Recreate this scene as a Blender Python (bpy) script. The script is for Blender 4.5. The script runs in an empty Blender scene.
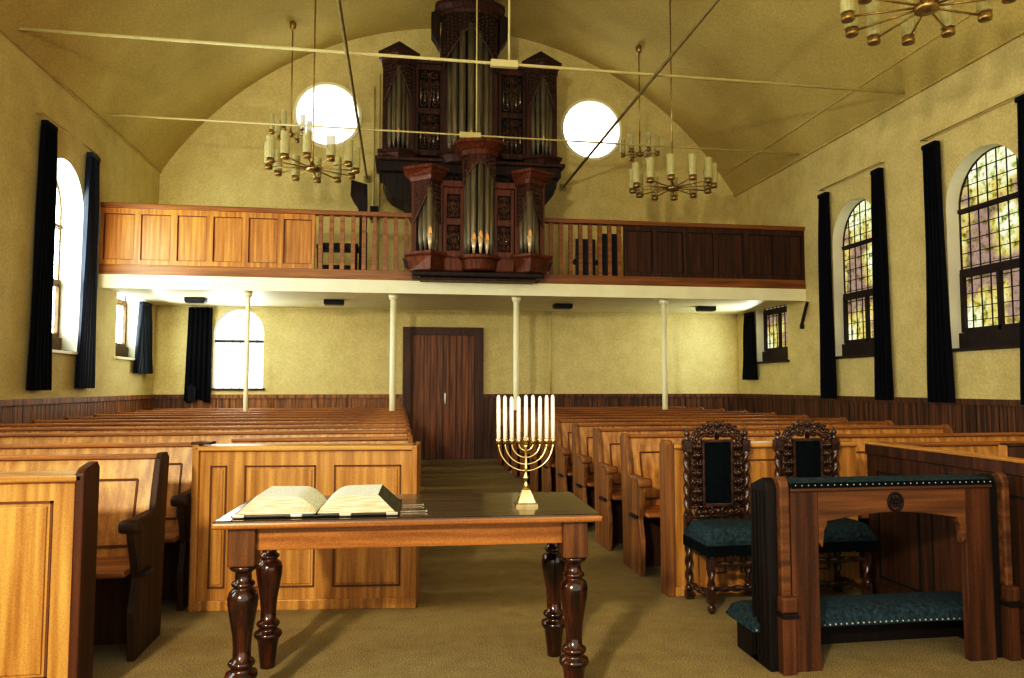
import bpy, math, random
from mathutils import Vector, Matrix
from mathutils.geometry import tessellate_polygon
PI = math.pi
scene = bpy.context.scene
col = scene.collection
random.seed(4)

# ------------------------------------------------------------------ room figures (metres)
XL, XR, YB = -4.28, 6.63, 13.7          # left wall, right wall, back wall
XC = (XL + XR) / 2                       # centre line of the hall
YF = -2.6                                # how far the hall runs behind the camera
ZC = 5.16                                # cornice height
VR = 6.39; VZ = ZC - (VR - 3.05)         # vault radius and centre height
def vault_z(x): return VZ + math.sqrt(max(0, VR * VR - (x - XC) ** 2))

# ------------------------------------------------------------------ mesh builder
class MB:
    def __init__(self): self.v = []; self.f = []; self.s = []; self.m = []; self.M = None; self.mi = 0
    def add(self, vs, fs, smooth=False):
        o = len(self.v)
        if self.M is not None: vs = [tuple(self.M @ Vector(p)) for p in vs]
        self.v += [tuple(p) for p in vs]
        for f in fs:
            self.f.append([o + i for i in f]); self.s.append(smooth); self.m.append(self.mi)
        return self
    def box(self, x0, x1, y0, y1, z0, z1):
        vs = [(x, y, z) for z in (z0, z1) for y in (y0, y1) for x in (x0, x1)]
        return self.add(vs, [(0, 2, 3, 1), (4, 5, 7, 6), (0, 1, 5, 4), (2, 6, 7, 3), (0, 4, 6, 2), (1, 3, 7, 5)])
    def prism(self, poly, a0, a1, axis='z', smooth=False):
        def put(u, w, a):
            return {'z': (u, w, a), 'y': (u, a, w), 'x': (a, u, w)}[axis]
        n = len(poly)
        vs = [put(u, w, a0) for u, w in poly] + [put(u, w, a1) for u, w in poly]
        tris = tessellate_polygon([[Vector((u, w, 0)) for u, w in poly]])
        fs = [tuple(t) for t in tris] + [tuple(n + i for i in reversed(t)) for t in tris]
        self.add(vs, fs)
        o = len(self.v) - 2 * n
        for i in range(n):
            j = (i + 1) % n
            self.f.append([o + i, o + j, o + n + j, o + n + i]); self.s.append(smooth); self.m.append(self.mi)
        return self
    def bar(self, p, q, w, h=None):
        h = h or w; p, q = Vector(p), Vector(q); d = (q - p).normalized()
        up = Vector((0, 0, 1)) if abs(d.z) < .95 else Vector((0, 1, 0))
        s = d.cross(up).normalized(); u = s.cross(d)
        vs = [tuple(c + s * a * w / 2 + u * b * h / 2) for c in (p, q) for a, b in ((-1, -1), (1, -1), (1, 1), (-1, 1))]
        return self.add(vs, [(0, 3, 2, 1), (4, 5, 6, 7), (0, 1, 5, 4), (1, 2, 6, 5), (2, 3, 7, 6), (3, 0, 4, 7)])
    def tube(self, pts, r, n=8, caps=True):
        pts = [Vector(p) for p in pts]; k = len(pts)
        rs = r if isinstance(r, (list, tuple)) else [r] * k
        vs = []; prev = None
        for i, p in enumerate(pts):
            d = (pts[min(i + 1, k - 1)] - pts[max(i - 1, 0)])
            d = d.normalized() if d.length > 1e-9 else Vector((0, 0, 1))
            if prev is None:
                a = Vector((0, 0, 1)) if abs(d.z) < .9 else Vector((1, 0, 0)); s = d.cross(a).normalized()
            else:
                s = (prev - d * prev.dot(d)); s = s.normalized() if s.length > 1e-6 else d.orthogonal().normalized()
            prev = s; u = d.cross(s)
            for j in range(n):
                a = 2 * PI * j / n
                vs.append(tuple(p + (s * math.cos(a) + u * math.sin(a)) * rs[i]))
        fs = [(i * n + j, i * n + (j + 1) % n, (i + 1) * n + (j + 1) % n, (i + 1) * n + j) for i in range(k - 1) for j in range(n)]
        if caps: fs += [tuple(range(n))[::-1], tuple((k - 1) * n + j for j in range(n))]
        return self.add(vs, fs, True)
    def lathe(self, prof, cx=0, cy=0, cz=0, n=20, twist=None):
        vs = []; k = len(prof)
        for r, z in prof:
            for j in range(n):
                a = 2 * PI * j / n
                rr = r if twist is None else r * twist(a, z)
                vs.append((cx + rr * math.cos(a), cy + rr * math.sin(a), cz + z))
        fs = [(i * n + j, i * n + (j + 1) % n, (i + 1) * n + (j + 1) % n, (i + 1) * n + j) for i in range(k - 1) for j in range(n)]
        fs += [tuple(range(n))[::-1], tuple((k - 1) * n + j for j in range(n))]
        return self.add(vs, fs, True)
    def grid(self, fn, nu, nv, smooth=True):
        vs = [fn(i / nu, j / nv) for j in range(nv + 1) for i in range(nu + 1)]
        fs = [(j * (nu + 1) + i, j * (nu + 1) + i + 1, (j + 1) * (nu + 1) + i + 1, (j + 1) * (nu + 1) + i) for j in range(nv) for i in range(nu)]
        return self.add(vs, fs, smooth)
    def ball(self, c, r, n=10):
        return self.lathe([(max(.0005, r[0] * math.sin(PI * i / n)), -r[1] * math.cos(PI * i / n)) for i in range(n + 1)] if isinstance(r, tuple)
                          else [(max(.0005, r * math.sin(PI * i / n)), -r * math.cos(PI * i / n)) for i in range(n + 1)], *c, n=12)
    def build(self, name, mat, parent=None, kind=None, bevel=0, loc=None, fix=True):
        me = bpy.data.meshes.new(name)
        me.from_pydata(self.v, [], self.f); me.validate()
        for p, s in zip(me.polygons, self.s): p.use_smooth = s
        mats = mat if isinstance(mat, (list, tuple)) else [mat]
        for m in mats: me.materials.append(m)
        if len(mats) > 1:
            for p, i in zip(me.polygons, self.m): p.material_index = i
        if fix:
            import bmesh
            bm = bmesh.new(); bm.from_mesh(me); bmesh.ops.recalc_face_normals(bm, faces=bm.faces); bm.to_mesh(me); bm.free()
        o = bpy.data.objects.new(name, me); col.objects.link(o)
        if loc is not None:
            off = Vector(loc)
            for v in me.vertices: v.co -= off
            o.location = off
        if parent is not None: o.parent = parent
        if kind: o['kind'] = kind
        if bevel:
            b = o.modifiers.new('bevel', 'BEVEL'); b.width = bevel; b.segments = 2; b.limit_method = 'ANGLE'; b.angle_limit = .7
        return o

def tag(o, label, cat, group=None):
    o['label'] = label; o['category'] = cat
    if group: o['group'] = group
    return o
def thing(name, label, cat, loc=(0, 0, 0), rz=0, group=None):
    o = bpy.data.objects.new(name, None); col.objects.link(o)
    o.location = loc; o.rotation_euler = (0, 0, rz); o.empty_display_size = .2
    return tag(o, label, cat, group)
def dup(root, loc, label, rz=None, group=None, scale=None):
    r = root.copy(); col.objects.link(r); r.location = loc; r['label'] = label
    if rz is not None: r.rotation_euler = (0, 0, rz)
    if scale: r.scale = scale
    if group: r['group'] = group
    for ch in list(root.children):
        c = ch.copy(); col.objects.link(c); c.parent = r
        for g in list(ch.children):
            d = g.copy(); col.objects.link(d); d.parent = c
    return r

# ------------------------------------------------------------------ materials
def lin(c): return tuple(((x / 255) / 12.92 if x / 255 <= .04045 else ((x / 255 + .055) / 1.055) ** 2.4) for x in c) + (1,)
def new_mat(name):
    m = bpy.data.materials.new(name); m.use_nodes = True; nt = m.node_tree
    return m, nt, nt.nodes['Principled BSDF']
def noise_mat(name, cols, scale=(5, 5, 5), rough=.6, detail=6, bump=0, metallic=0, spec=.5, bscale=None, lo=.3, hi=.7, coord='Object', grain=0, gscale=60):
    m, nt, b = new_mat(name); N = nt.nodes; L = nt.links
    tc = N.new('ShaderNodeTexCoord'); mp = N.new('ShaderNodeMapping'); mp.inputs['Scale'].default_value = scale
    L.new(tc.outputs[coord], mp.inputs[0])
    nz = N.new('ShaderNodeTexNoise'); nz.inputs['Scale'].default_value = 1; nz.inputs['Detail'].default_value = detail
    L.new(mp.outputs[0], nz.inputs['Vector'])
    r = N.new('ShaderNodeValToRGB'); e = r.color_ramp.elements
    e[0].position, e[1].position = lo, hi; e[0].color, e[1].color = lin(cols[0]), lin(cols[-1])
    for i, c in enumerate(cols[1:-1]):
        q = e.new(lo + (hi - lo) * (i + 1) / (len(cols) - 1)); q.color = lin(c)
    L.new(nz.outputs['Fac'], r.inputs[0])
    if grain:
        n3 = N.new('ShaderNodeTexNoise'); n3.inputs['Scale'].default_value = gscale; n3.inputs['Detail'].default_value = 2
        L.new(tc.outputs[coord], n3.inputs['Vector'])
        mr = N.new('ShaderNodeMapRange'); mr.inputs['From Min'].default_value = .3; mr.inputs['From Max'].default_value = .7
        mr.inputs['To Min'].default_value = 1 - grain; mr.inputs['To Max'].default_value = 1 + grain; L.new(n3.outputs['Fac'], mr.inputs['Value'])
        vm = N.new('ShaderNodeVectorMath'); vm.operation = 'SCALE'; L.new(r.outputs[0], vm.inputs[0]); L.new(mr.outputs[0], vm.inputs['Scale'])
        L.new(vm.outputs[0], b.inputs['Base Color'])
    else: L.new(r.outputs[0], b.inputs['Base Color'])
    b.inputs['Roughness'].default_value = rough; b.inputs['Metallic'].default_value = metallic
    b.inputs['Specular IOR Level'].default_value = spec
    if bump:
        bp = N.new('ShaderNodeBump'); bp.inputs['Strength'].default_value = bump; bp.inputs['Distance'].default_value = .01
        if bscale:
            n2 = N.new('ShaderNodeTexNoise'); n2.inputs['Scale'].default_value = bscale; n2.inputs['Detail'].default_value = 3
            L.new(tc.outputs[coord], n2.inputs['Vector']); L.new(n2.outputs['Fac'], bp.inputs['Height'])
        else: L.new(nz.outputs['Fac'], bp.inputs['Height'])
        L.new(bp.outputs[0], b.inputs['Normal'])
    return m
def wood(name, dark, light, grain='z', rough=.38, spec=.5, g=1.0):
    s = {'z': (26 * g, 26 * g, 1.3 * g), 'x': (1.3 * g, 26 * g, 26 * g), 'y': (26 * g, 1.3 * g, 26 * g)}[grain]
    mid = tuple((a + b) / 2 for a, b in zip(dark, light))
    return noise_mat(name, [dark, mid, light], s, rough, 8, .12, spec=spec, lo=.32, hi=.66, grain=.16, gscale=130)
OAK = (142, 98, 44), (196, 148, 80)
M = {}
M['oak_z'] = wood('oak upright grain', *OAK, 'z')
M['oak_x'] = wood('oak level grain', *OAK, 'x')
M['oak_y'] = wood('oak lengthwise grain', *OAK, 'y')
M['pew_x'] = wood('pew oak level grain', (118, 74, 32), (168, 114, 56), 'x', .5)
M['pew_z'] = wood('pew oak upright grain', (140, 96, 44), (196, 146, 78), 'z')  # paler than the seats: window light on the backs put into the colour
M['pew_end'] = wood('pew end oak', (104, 70, 38), (150, 106, 60), 'z', .5, .3)
M['pew_end_shade'] = wood('pew end oak in shade', (46, 28, 16), (78, 50, 28), 'z', .55, .3)  # darker copy of the pew end oak, aisle-side shade put into the colour
M['pew_red'] = wood('pew dark red oak', (56, 32, 18), (86, 50, 28), 'z', .5, .3)
M['box_dark'] = wood('dark boxed oak', (50, 30, 18), (88, 54, 30), 'z', .5, .3)
M['desk'] = wood('kneeling desk wood', (58, 36, 20), (100, 64, 36), 'z', .5, .3)
M['desk_x'] = wood('kneeling desk rail wood', (70, 46, 26), (116, 78, 44), 'x', .5, .3)
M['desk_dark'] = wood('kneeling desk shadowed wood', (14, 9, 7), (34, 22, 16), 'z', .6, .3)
M['groove'] = noise_mat('dark groove', [(86, 52, 22), (100, 62, 28)], rough=.7)
M['groove_dark'] = noise_mat('black groove', [(14, 8, 5), (24, 14, 8)], rough=.7)
M['table_leg'] = wood('polished leg walnut', (18, 8, 5), (84, 42, 20), 'z', .16, .7)
M['table_x'] = wood('polished table rail', (112, 70, 30), (158, 106, 52), 'x', .25, .5)
M['table_top'] = wood('polished table top', (46, 34, 20), (74, 58, 36), 'x', .14, .7)
M['table_block'] = wood('table corner block', (68, 42, 20), (116, 76, 38), 'z', .3, .5)
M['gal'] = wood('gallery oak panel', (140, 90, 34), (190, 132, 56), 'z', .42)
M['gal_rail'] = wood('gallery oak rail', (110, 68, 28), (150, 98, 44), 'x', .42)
M['gal_shade'] = wood('gallery oak panel in shade', (52, 30, 17), (88, 54, 30), 'z', .5, .3)  # right parapet oak, with the light's fading to the right put into the tone
M['organ'] = wood('organ red brown wood', (46, 25, 17), (86, 50, 32), 'z', .45, .3)
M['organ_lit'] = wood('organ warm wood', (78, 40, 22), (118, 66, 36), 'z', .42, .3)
M['organ_dark'] = wood('organ dark carving', (24, 14, 11), (56, 34, 24), 'z', .5, .3)
M['carving'] = noise_mat('carved brown relief', [(60, 38, 26), (124, 84, 58)], (30, 30, 30), .4)
M['organ_black'] = noise_mat('organ dark inside', [(10, 7, 8), (20, 14, 14)], rough=.9)
M['chair_wood'] = noise_mat('carved black walnut', [(26, 16, 11), (84, 54, 36)], (40, 40, 40), .28, spec=.6)
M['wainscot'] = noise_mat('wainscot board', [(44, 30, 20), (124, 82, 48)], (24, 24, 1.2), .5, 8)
M['wainscot_lit'] = noise_mat('wainscot board in light', [(84, 54, 30), (170, 116, 66)], (24, 24, 1.2), .5, 8)  # lit copy of the wainscot boards, light on them put into the tone
M['door'] = noise_mat('door plank', [(60, 34, 18), (152, 96, 52)], (22, 22, 1.0), .5, 8)
M['door_frame'] = wood('door frame wood', (60, 34, 20), (92, 56, 32), 'z', .5)
M['wall'] = noise_mat('yellow plaster', [(204, 190, 134), (218, 204, 148)], (3, 3, 3), .85, 8, .15, bscale=90, grain=.11, gscale=42)
M['vault'] = noise_mat('olive yellow plaster vault', [(182, 164, 100), (198, 180, 116)], (1.2, 1.2, 1.2), .85, 8, .15, bscale=60, grain=.12, gscale=34)
M['reveal'] = noise_mat('pale window reveal', [(226, 224, 200), (236, 234, 212)], (3, 3, 3), .8)
M['cream'] = noise_mat('cream paint', [(232, 228, 190), (242, 238, 202)], (4, 4, 4), .5)
M['cream_rod'] = noise_mat('cream painted iron', [(196, 186, 132), (210, 200, 148)], (4, 4, 4), .5)
M['rod_dark'] = noise_mat('weathered iron rod', [(140, 124, 78), (176, 160, 106)], (6, 6, 6), .5)
M['carpet'] = noise_mat('mottled olive carpet', [(112, 102, 74), (150, 135, 96), (184, 166, 122)], (150, 150, 150), 1.0, 5, .5, spec=.1, bscale=300, lo=.34, hi=.68, grain=.09, gscale=9)
M['curtain'] = noise_mat('navy velvet', [(5, 6, 13), (10, 14, 26)], (10, 10, 1), .85, spec=.2)
M['curtain_blue'] = noise_mat('navy satin', [(5, 13, 27), (10, 28, 50)], (10, 10, 1), .5, spec=.4)
M['black'] = noise_mat('black lacquer', [(12, 12, 13), (20, 20, 22)], rough=.5)
M['teal'] = noise_mat('dark teal plush', [(28, 40, 46), (54, 76, 84)], (50, 50, 50), .95, 4, .4, spec=.2, bscale=200)
M['teal_dark'] = noise_mat('deep teal plush', [(5, 11, 13), (13, 24, 27)], (60, 60, 60), .95, 4, .4, spec=.1, bscale=200)
M['brass'] = noise_mat('aged brass', [(206, 180, 124), (236, 216, 168)], (20, 20, 20), .22, metallic=1)
M['brass_lamp'] = noise_mat('lamp brass', [(150, 124, 74), (186, 160, 104)], (20, 20, 20), .35, metallic=.8)
M['silver'] = noise_mat('tarnished silver', [(170, 162, 140), (206, 198, 176)], (20, 20, 20), .3, metallic=1)
M['stud'] = noise_mat('pale upholstery stud', [(176, 176, 164), (206, 206, 196)], rough=.3, metallic=.6)
M['wax'] = noise_mat('white wax', [(244, 236, 222), (250, 244, 232)], rough=.45)
M['page'] = noise_mat('book page', [(222, 220, 196), (234, 232, 210)], (8, 8, 8), .8)
M['edge'] = noise_mat('gilded page edge', [(160, 140, 98), (216, 206, 172)], (14, 14, 260), .6)
M['leather'] = noise_mat('black book leather', [(18, 17, 16), (40, 38, 34)], (40, 40, 40), .35)
M['spineside'] = noise_mat('grey green marbled book edge', [(44, 52, 46), (88, 96, 84)], (60, 10, 60), .5)
M['cloth_white'] = noise_mat('white cloth', [(206, 206, 196), (226, 226, 218)], (20, 20, 20), .9)
M['white_metal'] = noise_mat('white enamel', [(222, 220, 214), (236, 234, 230)], rough=.3)
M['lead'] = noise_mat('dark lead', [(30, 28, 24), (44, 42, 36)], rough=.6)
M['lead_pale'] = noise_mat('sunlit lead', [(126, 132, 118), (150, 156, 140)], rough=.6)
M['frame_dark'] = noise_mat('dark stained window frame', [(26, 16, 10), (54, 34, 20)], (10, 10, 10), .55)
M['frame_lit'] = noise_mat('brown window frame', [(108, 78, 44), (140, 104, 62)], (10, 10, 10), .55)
def text_page():
    m, nt, b = new_mat('printed page'); N = nt.nodes; L = nt.links
    tc = N.new('ShaderNodeTexCoord'); sp = N.new('ShaderNodeSeparateXYZ'); L.new(tc.outputs['Object'], sp.inputs[0])
    wv = N.new('ShaderNodeMath'); wv.operation = 'MULTIPLY'; wv.inputs[1].default_value = 520; L.new(sp.outputs['Y'], wv.inputs[0])
    sn = N.new('ShaderNodeMath'); sn.operation = 'SINE'; L.new(wv.outputs[0], sn.inputs[0])
    gt = N.new('ShaderNodeMath'); gt.operation = 'GREATER_THAN'; gt.inputs[1].default_value = 0; L.new(sn.outputs[0], gt.inputs[0])
    nz = N.new('ShaderNodeTexNoise'); nz.inputs['Scale'].default_value = 160; L.new(tc.outputs['Object'], nz.inputs['Vector'])
    g2 = N.new('ShaderNodeMath'); g2.operation = 'GREATER_THAN'; g2.inputs[1].default_value = .45; L.new(nz.outputs['Fac'], g2.inputs[0])
    mu = N.new('ShaderNodeMath'); mu.operation = 'MULTIPLY'; L.new(gt.outputs[0], mu.inputs[0]); L.new(g2.outputs[0], mu.inputs[1])
    mx = N.new('ShaderNodeMix'); mx.data_type = 'RGBA'; mx.inputs['A'].default_value = lin((240, 240, 224)); mx.inputs['B'].default_value = lin((184, 186, 168))
    L.new(mu.outputs[0], mx.inputs['Factor']); L.new(mx.outputs['Result'], b.inputs['Base Color']); b.inputs['Roughness'].default_value = .85
    return m
M['print'] = text_page()
def pane_mat(name, cols, strength, scale=5.5, lo=.3, hi=.7):
    m, nt, b = new_mat(name); N = nt.nodes; L = nt.links
    tc = N.new('ShaderNodeTexCoord'); mp = N.new('ShaderNodeMapping'); mp.inputs['Scale'].default_value = (scale,) * 3
    L.new(tc.outputs['Object'], mp.inputs[0])
    nz = N.new('ShaderNodeTexNoise'); nz.inputs['Scale'].default_value = 1; nz.inputs['Detail'].default_value = 5; nz.inputs['Roughness'].default_value = .65
    L.new(mp.outputs[0], nz.inputs['Vector'])
    r = N.new('ShaderNodeValToRGB'); e = r.color_ramp.elements; e[0].position, e[1].position = lo, hi
    e[0].color, e[1].color = lin(cols[0]), lin(cols[-1])
    for i, c in enumerate(cols[1:-1]):
        q = e.new(lo + (hi - lo) * (i + 1) / (len(cols) - 1)); q.color = lin(c)
    L.new(nz.outputs['Fac'], r.inputs[0])
    if scale > 6:
        n2 = N.new('ShaderNodeTexNoise'); n2.inputs['Scale'].default_value = 1.6; n2.inputs['Detail'].default_value = 2; L.new(tc.outputs['Object'], n2.inputs['Vector'])
        r2 = N.new('ShaderNodeValToRGB'); q = r2.color_ramp.elements; q[0].position, q[1].position = .42, .56; q[0].color = lin((168, 140, 150)); q[1].color = (1, 1, 1, 1)
        x = q.new(.49); x.color = lin((226, 206, 140))
        L.new(n2.outputs['Fac'], r2.inputs[0]); mx = N.new('ShaderNodeMix'); mx.data_type = 'RGBA'; mx.blend_type = 'MULTIPLY'; mx.inputs['Factor'].default_value = 1
        L.new(r.outputs[0], mx.inputs['A']); L.new(r2.outputs[0], mx.inputs['B']); r = mx
    L.new(r.outputs['Result'] if scale > 6 else r.outputs[0], b.inputs['Emission Color']); b.inputs['Emission Strength'].default_value = strength
    b.inputs['Base Color'].default_value = (.05, .05, .05, 1); b.inputs['Roughness'].default_value = .3
    return m
M['glass_left'] = pane_mat('sunlit pale leaded glass', [(214, 240, 240), (255, 255, 255)], 13)
M['glass_back'] = pane_mat('sunlit milky glass', [(240, 250, 255), (255, 255, 255)], 2.4)
M['glass_rose'] = pane_mat('sunlit rose glass', [(255, 250, 252), (255, 255, 255)], 4.5)
M['glass_right'] = pane_mat('stained leaded glass', [(84, 78, 92), (96, 98, 50), (190, 200, 120), (240, 244, 200), (250, 252, 232), (206, 186, 110), (140, 96, 66)], 1.05, 9, .28, .72)
def tube_glass():
    m, nt, b = new_mat('frosted lamp glass'); b.inputs['Base Color'].default_value = lin((196, 190, 140)); b.inputs['Roughness'].default_value = .25
    b.inputs['Alpha'].default_value = .72
    nz = nt.nodes.new('ShaderNodeTexNoise'); nz.inputs['Scale'].default_value = 6
    r = nt.nodes.new('ShaderNodeValToRGB'); r.color_ramp.elements[0].color = lin((178, 172, 118)); r.color_ramp.elements[1].color = lin((220, 216, 168))
    nt.links.new(nz.outputs['Fac'], r.inputs[0]); nt.links.new(r.outputs[0], b.inputs['Base Color'])
    return m
M['tube'] = tube_glass()
def pipe_mat():
    m = noise_mat('organ pipe metal', [(96, 90, 72), (140, 130, 104)], (30, 30, 2), .4, metallic=.3); return m
M['pipe'] = pipe_mat()
M['pipe_bright'] = noise_mat('polished pipe foot', [(210, 190, 150), (240, 226, 196)], (30, 30, 8), .3, metallic=.35)
M['pipe_gold'] = noise_mat('gilded pipe mouth', [(208, 140, 70), (236, 180, 110)], (30, 30, 8), .35, metallic=.2)

# ------------------------------------------------------------------ room shell
def wall_mesh(outline, holes, place, depth_vec, reveal_holes=True):
    """flat wall with holes; reveals are separate geometry with material 1"""
    mb = MB()
    polys = [[Vector((u, w, 0)) for u, w in outline]] + [[Vector((u, w, 0)) for u, w in h] for h in holes]
    flat = [p for pl in polys for p in pl]
    tris = tessellate_polygon(polys)
    mb.add([place(p.x, p.y) for p in flat], [tuple(t) for t in tris])
    mb.mi = 1
    d = Vector(depth_vec)
    for h in holes:
        n = len(h); a = [Vector(place(u, w)) for u, w in h]
        mb.add([tuple(p) for p in a] + [tuple(p + d) for p in a], [(i, (i + 1) % n, n + (i + 1) % n, n + i) for i in range(n)])
    mb.mi = 0
    return mb
def arch_loop(c, hw, z0, zs, n=20, rise=None):
    rise = rise or hw
    return [(c - hw, z0), (c + hw, z0)] + [(c + hw * math.cos(PI * i / n), zs + rise * math.sin(PI * i / n)) for i in range(n + 1)]
def circle_loop(cx, cz, r, n=40): return [(cx + r * math.cos(2 * PI * i / n), cz + r * math.sin(2 * PI * i / n)) for i in range(n)]

DEP_L, DEP_R = .30, .20
LWIN = [(2.75, .57), (5.18, .57), (7.61, .57), (10.05, .57), (12.49, .57)]
RWIN = [(2.55, .56), (4.98, .56), (7.42, .58), (9.84, .56), (12.36, .56)]
ZW0, ZWS = 1.80, 3.52
ZWL = 3.66
out_side = [(YF, 0), (YB, 0), (YB, ZC), (YF, ZC)]
wl = wall_mesh(out_side, [arch_loop(c, h, ZW0, ZWL, rise=.6) for c, h in LWIN], lambda u, w: (XL, u, w), (-DEP_L, 0, 0))
wl.build('wall_left', [M['wall'], M['reveal']], kind='structure', fix=False)
wr = wall_mesh(out_side, [arch_loop(c, h, ZW0, ZWS, rise=.6) for c, h in RWIN], lambda u, w: (XR, u, w), (DEP_R, 0, 0))
wr.build('wall_right', [M['wall'], M['reveal']], kind='structure', fix=False)
NA = 48
aa = math.asin((XR - XC) / VR)
arc = [(XC + VR * math.sin(aa - 2 * aa * i / NA), VZ + VR * math.cos(aa - 2 * aa * i / NA)) for i in range(NA + 1)]
out_back = [(XL, 0), (XR, 0)] + arc
ROSE = [(-1.37, 6.38, .56), (3.67, 6.37, .56)]
BW = arch_loop(-2.86, .43, 1.31, 2.30)
DOORX = (.07, 1.52); DZ = 2.42
wb = wall_mesh(out_back, [circle_loop(*r) for r in ROSE] + [BW], lambda u, w: (u, YB, w), (0, .2, 0))
wb.build('wall_back', [M['wall'], M['reveal']], kind='structure', fix=False)
MB().grid(lambda u, v: (arc[round(u * NA)][0], YF + (YB - YF) * v, arc[round(u * NA)][1]), NA, 1).build('ceiling', M['vault'], kind='structure', fix=False)
MB().box(XL - .3, XR + .3, YF, YB + .2, -.1, 0).build('floor', M['carpet'], kind='structure')

# slender cornice beads where wall and vault meet
tn = 1
def trim(mb, mat, bevel=0):
    global tn
    o = mb.build('trim_%d' % tn, mat, kind='structure', bevel=bevel); tn += 1; return o
trim(MB().box(XL, XL + .03, YF, YB, ZC - .015, ZC + .02), M['vault'])
trim(MB().box(XR - .03, XR, YF, YB, ZC - .015, ZC + .02), M['vault'])
for xx in (XR - .27,): trim(MB().box(xx - .012, xx + .012, YF, YB, vault_z(xx) - .012, vault_z(xx) + .01), M['vault'])
# pale ring mouldings of the rose windows
for cx, cz, r in ROSE:
    mb = MB(); n = 48
    for k in range(n):
        a, b = 2 * PI * k / n, 2 * PI * (k + 1) / n
        vs = []
        for t in (a, b):
            for rr, yy in ((r, YB), (r + .07, YB), (r + .06, YB - .03), (r + .01, YB - .03)):
                vs.append((cx + rr * math.cos(t), yy, cz + rr * math.sin(t)))
        mb.add(vs, [(0, 1, 5, 4), (1, 2, 6, 5), (2, 3, 7, 6), (3, 0, 4, 7)])
    trim(mb, M['cream'])

# boarded wainscot: boards with gaps between
def wainscot(a0, a1, place, mat, step=.11):
    mb = MB(); n = max(1, round((a1 - a0) / step)); w = (a1 - a0) / n
    for i in range(n):
        place(mb, a0 + i * w + .006, a0 + (i + 1) * w - .006, 0, 1.13, .022)
    place(mb, a0, a1, 0, 1.13, .010)
    place(mb, a0, a1, 1.13, 1.20, .045)
    place(mb, a0, a1, 0, .14, .035)
    return trim(mb, mat)
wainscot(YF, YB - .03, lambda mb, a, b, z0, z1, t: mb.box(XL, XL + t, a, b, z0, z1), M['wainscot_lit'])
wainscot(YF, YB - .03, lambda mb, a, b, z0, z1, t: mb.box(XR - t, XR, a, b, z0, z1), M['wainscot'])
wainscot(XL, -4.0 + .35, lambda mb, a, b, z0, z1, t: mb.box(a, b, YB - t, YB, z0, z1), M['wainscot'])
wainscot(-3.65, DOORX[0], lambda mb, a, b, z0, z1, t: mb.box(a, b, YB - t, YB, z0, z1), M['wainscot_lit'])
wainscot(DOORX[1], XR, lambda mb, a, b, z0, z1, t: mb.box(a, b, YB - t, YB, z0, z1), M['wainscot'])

# ------------------------------------------------------------------ windows
wn = 1
def side_window(side, c, hw, glass, lead, frame, strength_cols=8):
    global wn
    x = XL - DEP_L if side < 0 else XR + DEP_R
    s = 1 if side < 0 else -1                      # into the room
    xi = XL if side < 0 else XR
    root = bpy.data.objects.new('window_%d' % wn, None); col.objects.link(root); wn += 1
    root.location = (x, c, ZW0); root['kind'] = 'structure'
    def L(mb, name, mat, **k):
        return mb.build(name, mat, root, **k)
    T = Matrix.Translation((-x, -c, -ZW0))
    mb = MB(); mb.M = T; lp = arch_loop(c, hw, ZW0 + .2, ZWS, rise=.6)
    mb.add([(x, u, w) for u, w in lp], [tuple(t) for t in tessellate_polygon([[Vector((u, w, 0)) for u, w in lp]])])
    L(mb, 'pane', glass, fix=False)
    # leads
    mb = MB(); mb.M = T
    def top(y): 
        t = max(0, 1 - ((y - c) / hw) ** 2); return ZWS + .6 * math.sqrt(t)
    nv = 8
    for i in range(1, nv):
        y = c - hw + 2 * hw * i / nv
        mb.box(min(x, x + s * .014), max(x, x + s * .014), y - .004, y + .004, ZW0 + .2, top(y))
    z = ZW0 + .34
    while z < ZWS + .56:
        h = hw if z < ZWS else hw * math.sqrt(max(0, 1 - ((z - ZWS) / .6) ** 2))
        mb.box(min(x, x + s * .014), max(x, x + s * .014), c - h, c + h, z - .004, z + .004); z += .165
    L(mb, 'leading', lead)
    mb = MB(); mb.M = T
    for z, t in ((3.49, .022), (2.72, .05)):
        mb.box(min(x, x + s * .045), max(x, x + s * .045), c - hw, c + hw, z - t, z + t)
    a, b = min(x, x + s * .05), max(x, x + s * .05)
    mb.box(a, b, c - .022, c + .022, ZW0 + .2, 2.72)
    mb.box(a, b, c - hw, c - hw + .05, ZW0 + .2, 2.72); mb.box(a, b, c + hw - .05, c + hw, ZW0 + .2, 2.72)
    mb.box(a, b, c - hw + .05, c + hw - .05, ZW0 + .18, ZW0 + .25)
    L(mb, 'window_frame', frame)
    mb = MB(); mb.M = T
    pts = [(hw * math.cos(PI * i / 24), .6 * math.sin(PI * i / 24)) for i in range(25)]
    mb.tube([(x + s * .015, c + p, ZWS + q) for p, q in [(hw, 2.72 - ZWS)] + pts + [(-hw, 2.72 - ZWS)]], .014, 6)
    L(mb, 'arch_frame', frame)
    mb = MB(); mb.M = T
    d = abs(xi - x)
    mb.box(min(x, x + s * .09), max(x, x + s * .09), c - hw + .002, c + hw - .002, ZW0 + .01, ZW0 + .19)
    L(mb, 'lower_board', frame)
    mb = MB(); mb.M = T
    mb.box(min(x, xi + s * .05), max(x, xi + s * .05), c - hw - .05, c + hw + .05, ZW0 - .035, ZW0)
    L(mb, 'sill', M['cream'] if side < 0 else frame)
    return root
ZWS = ZWL
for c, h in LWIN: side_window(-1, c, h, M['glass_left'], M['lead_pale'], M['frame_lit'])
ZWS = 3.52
for c, h in RWIN: side_window(1, c, h, M['glass_right'], M['lead'], M['frame_dark'])
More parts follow.
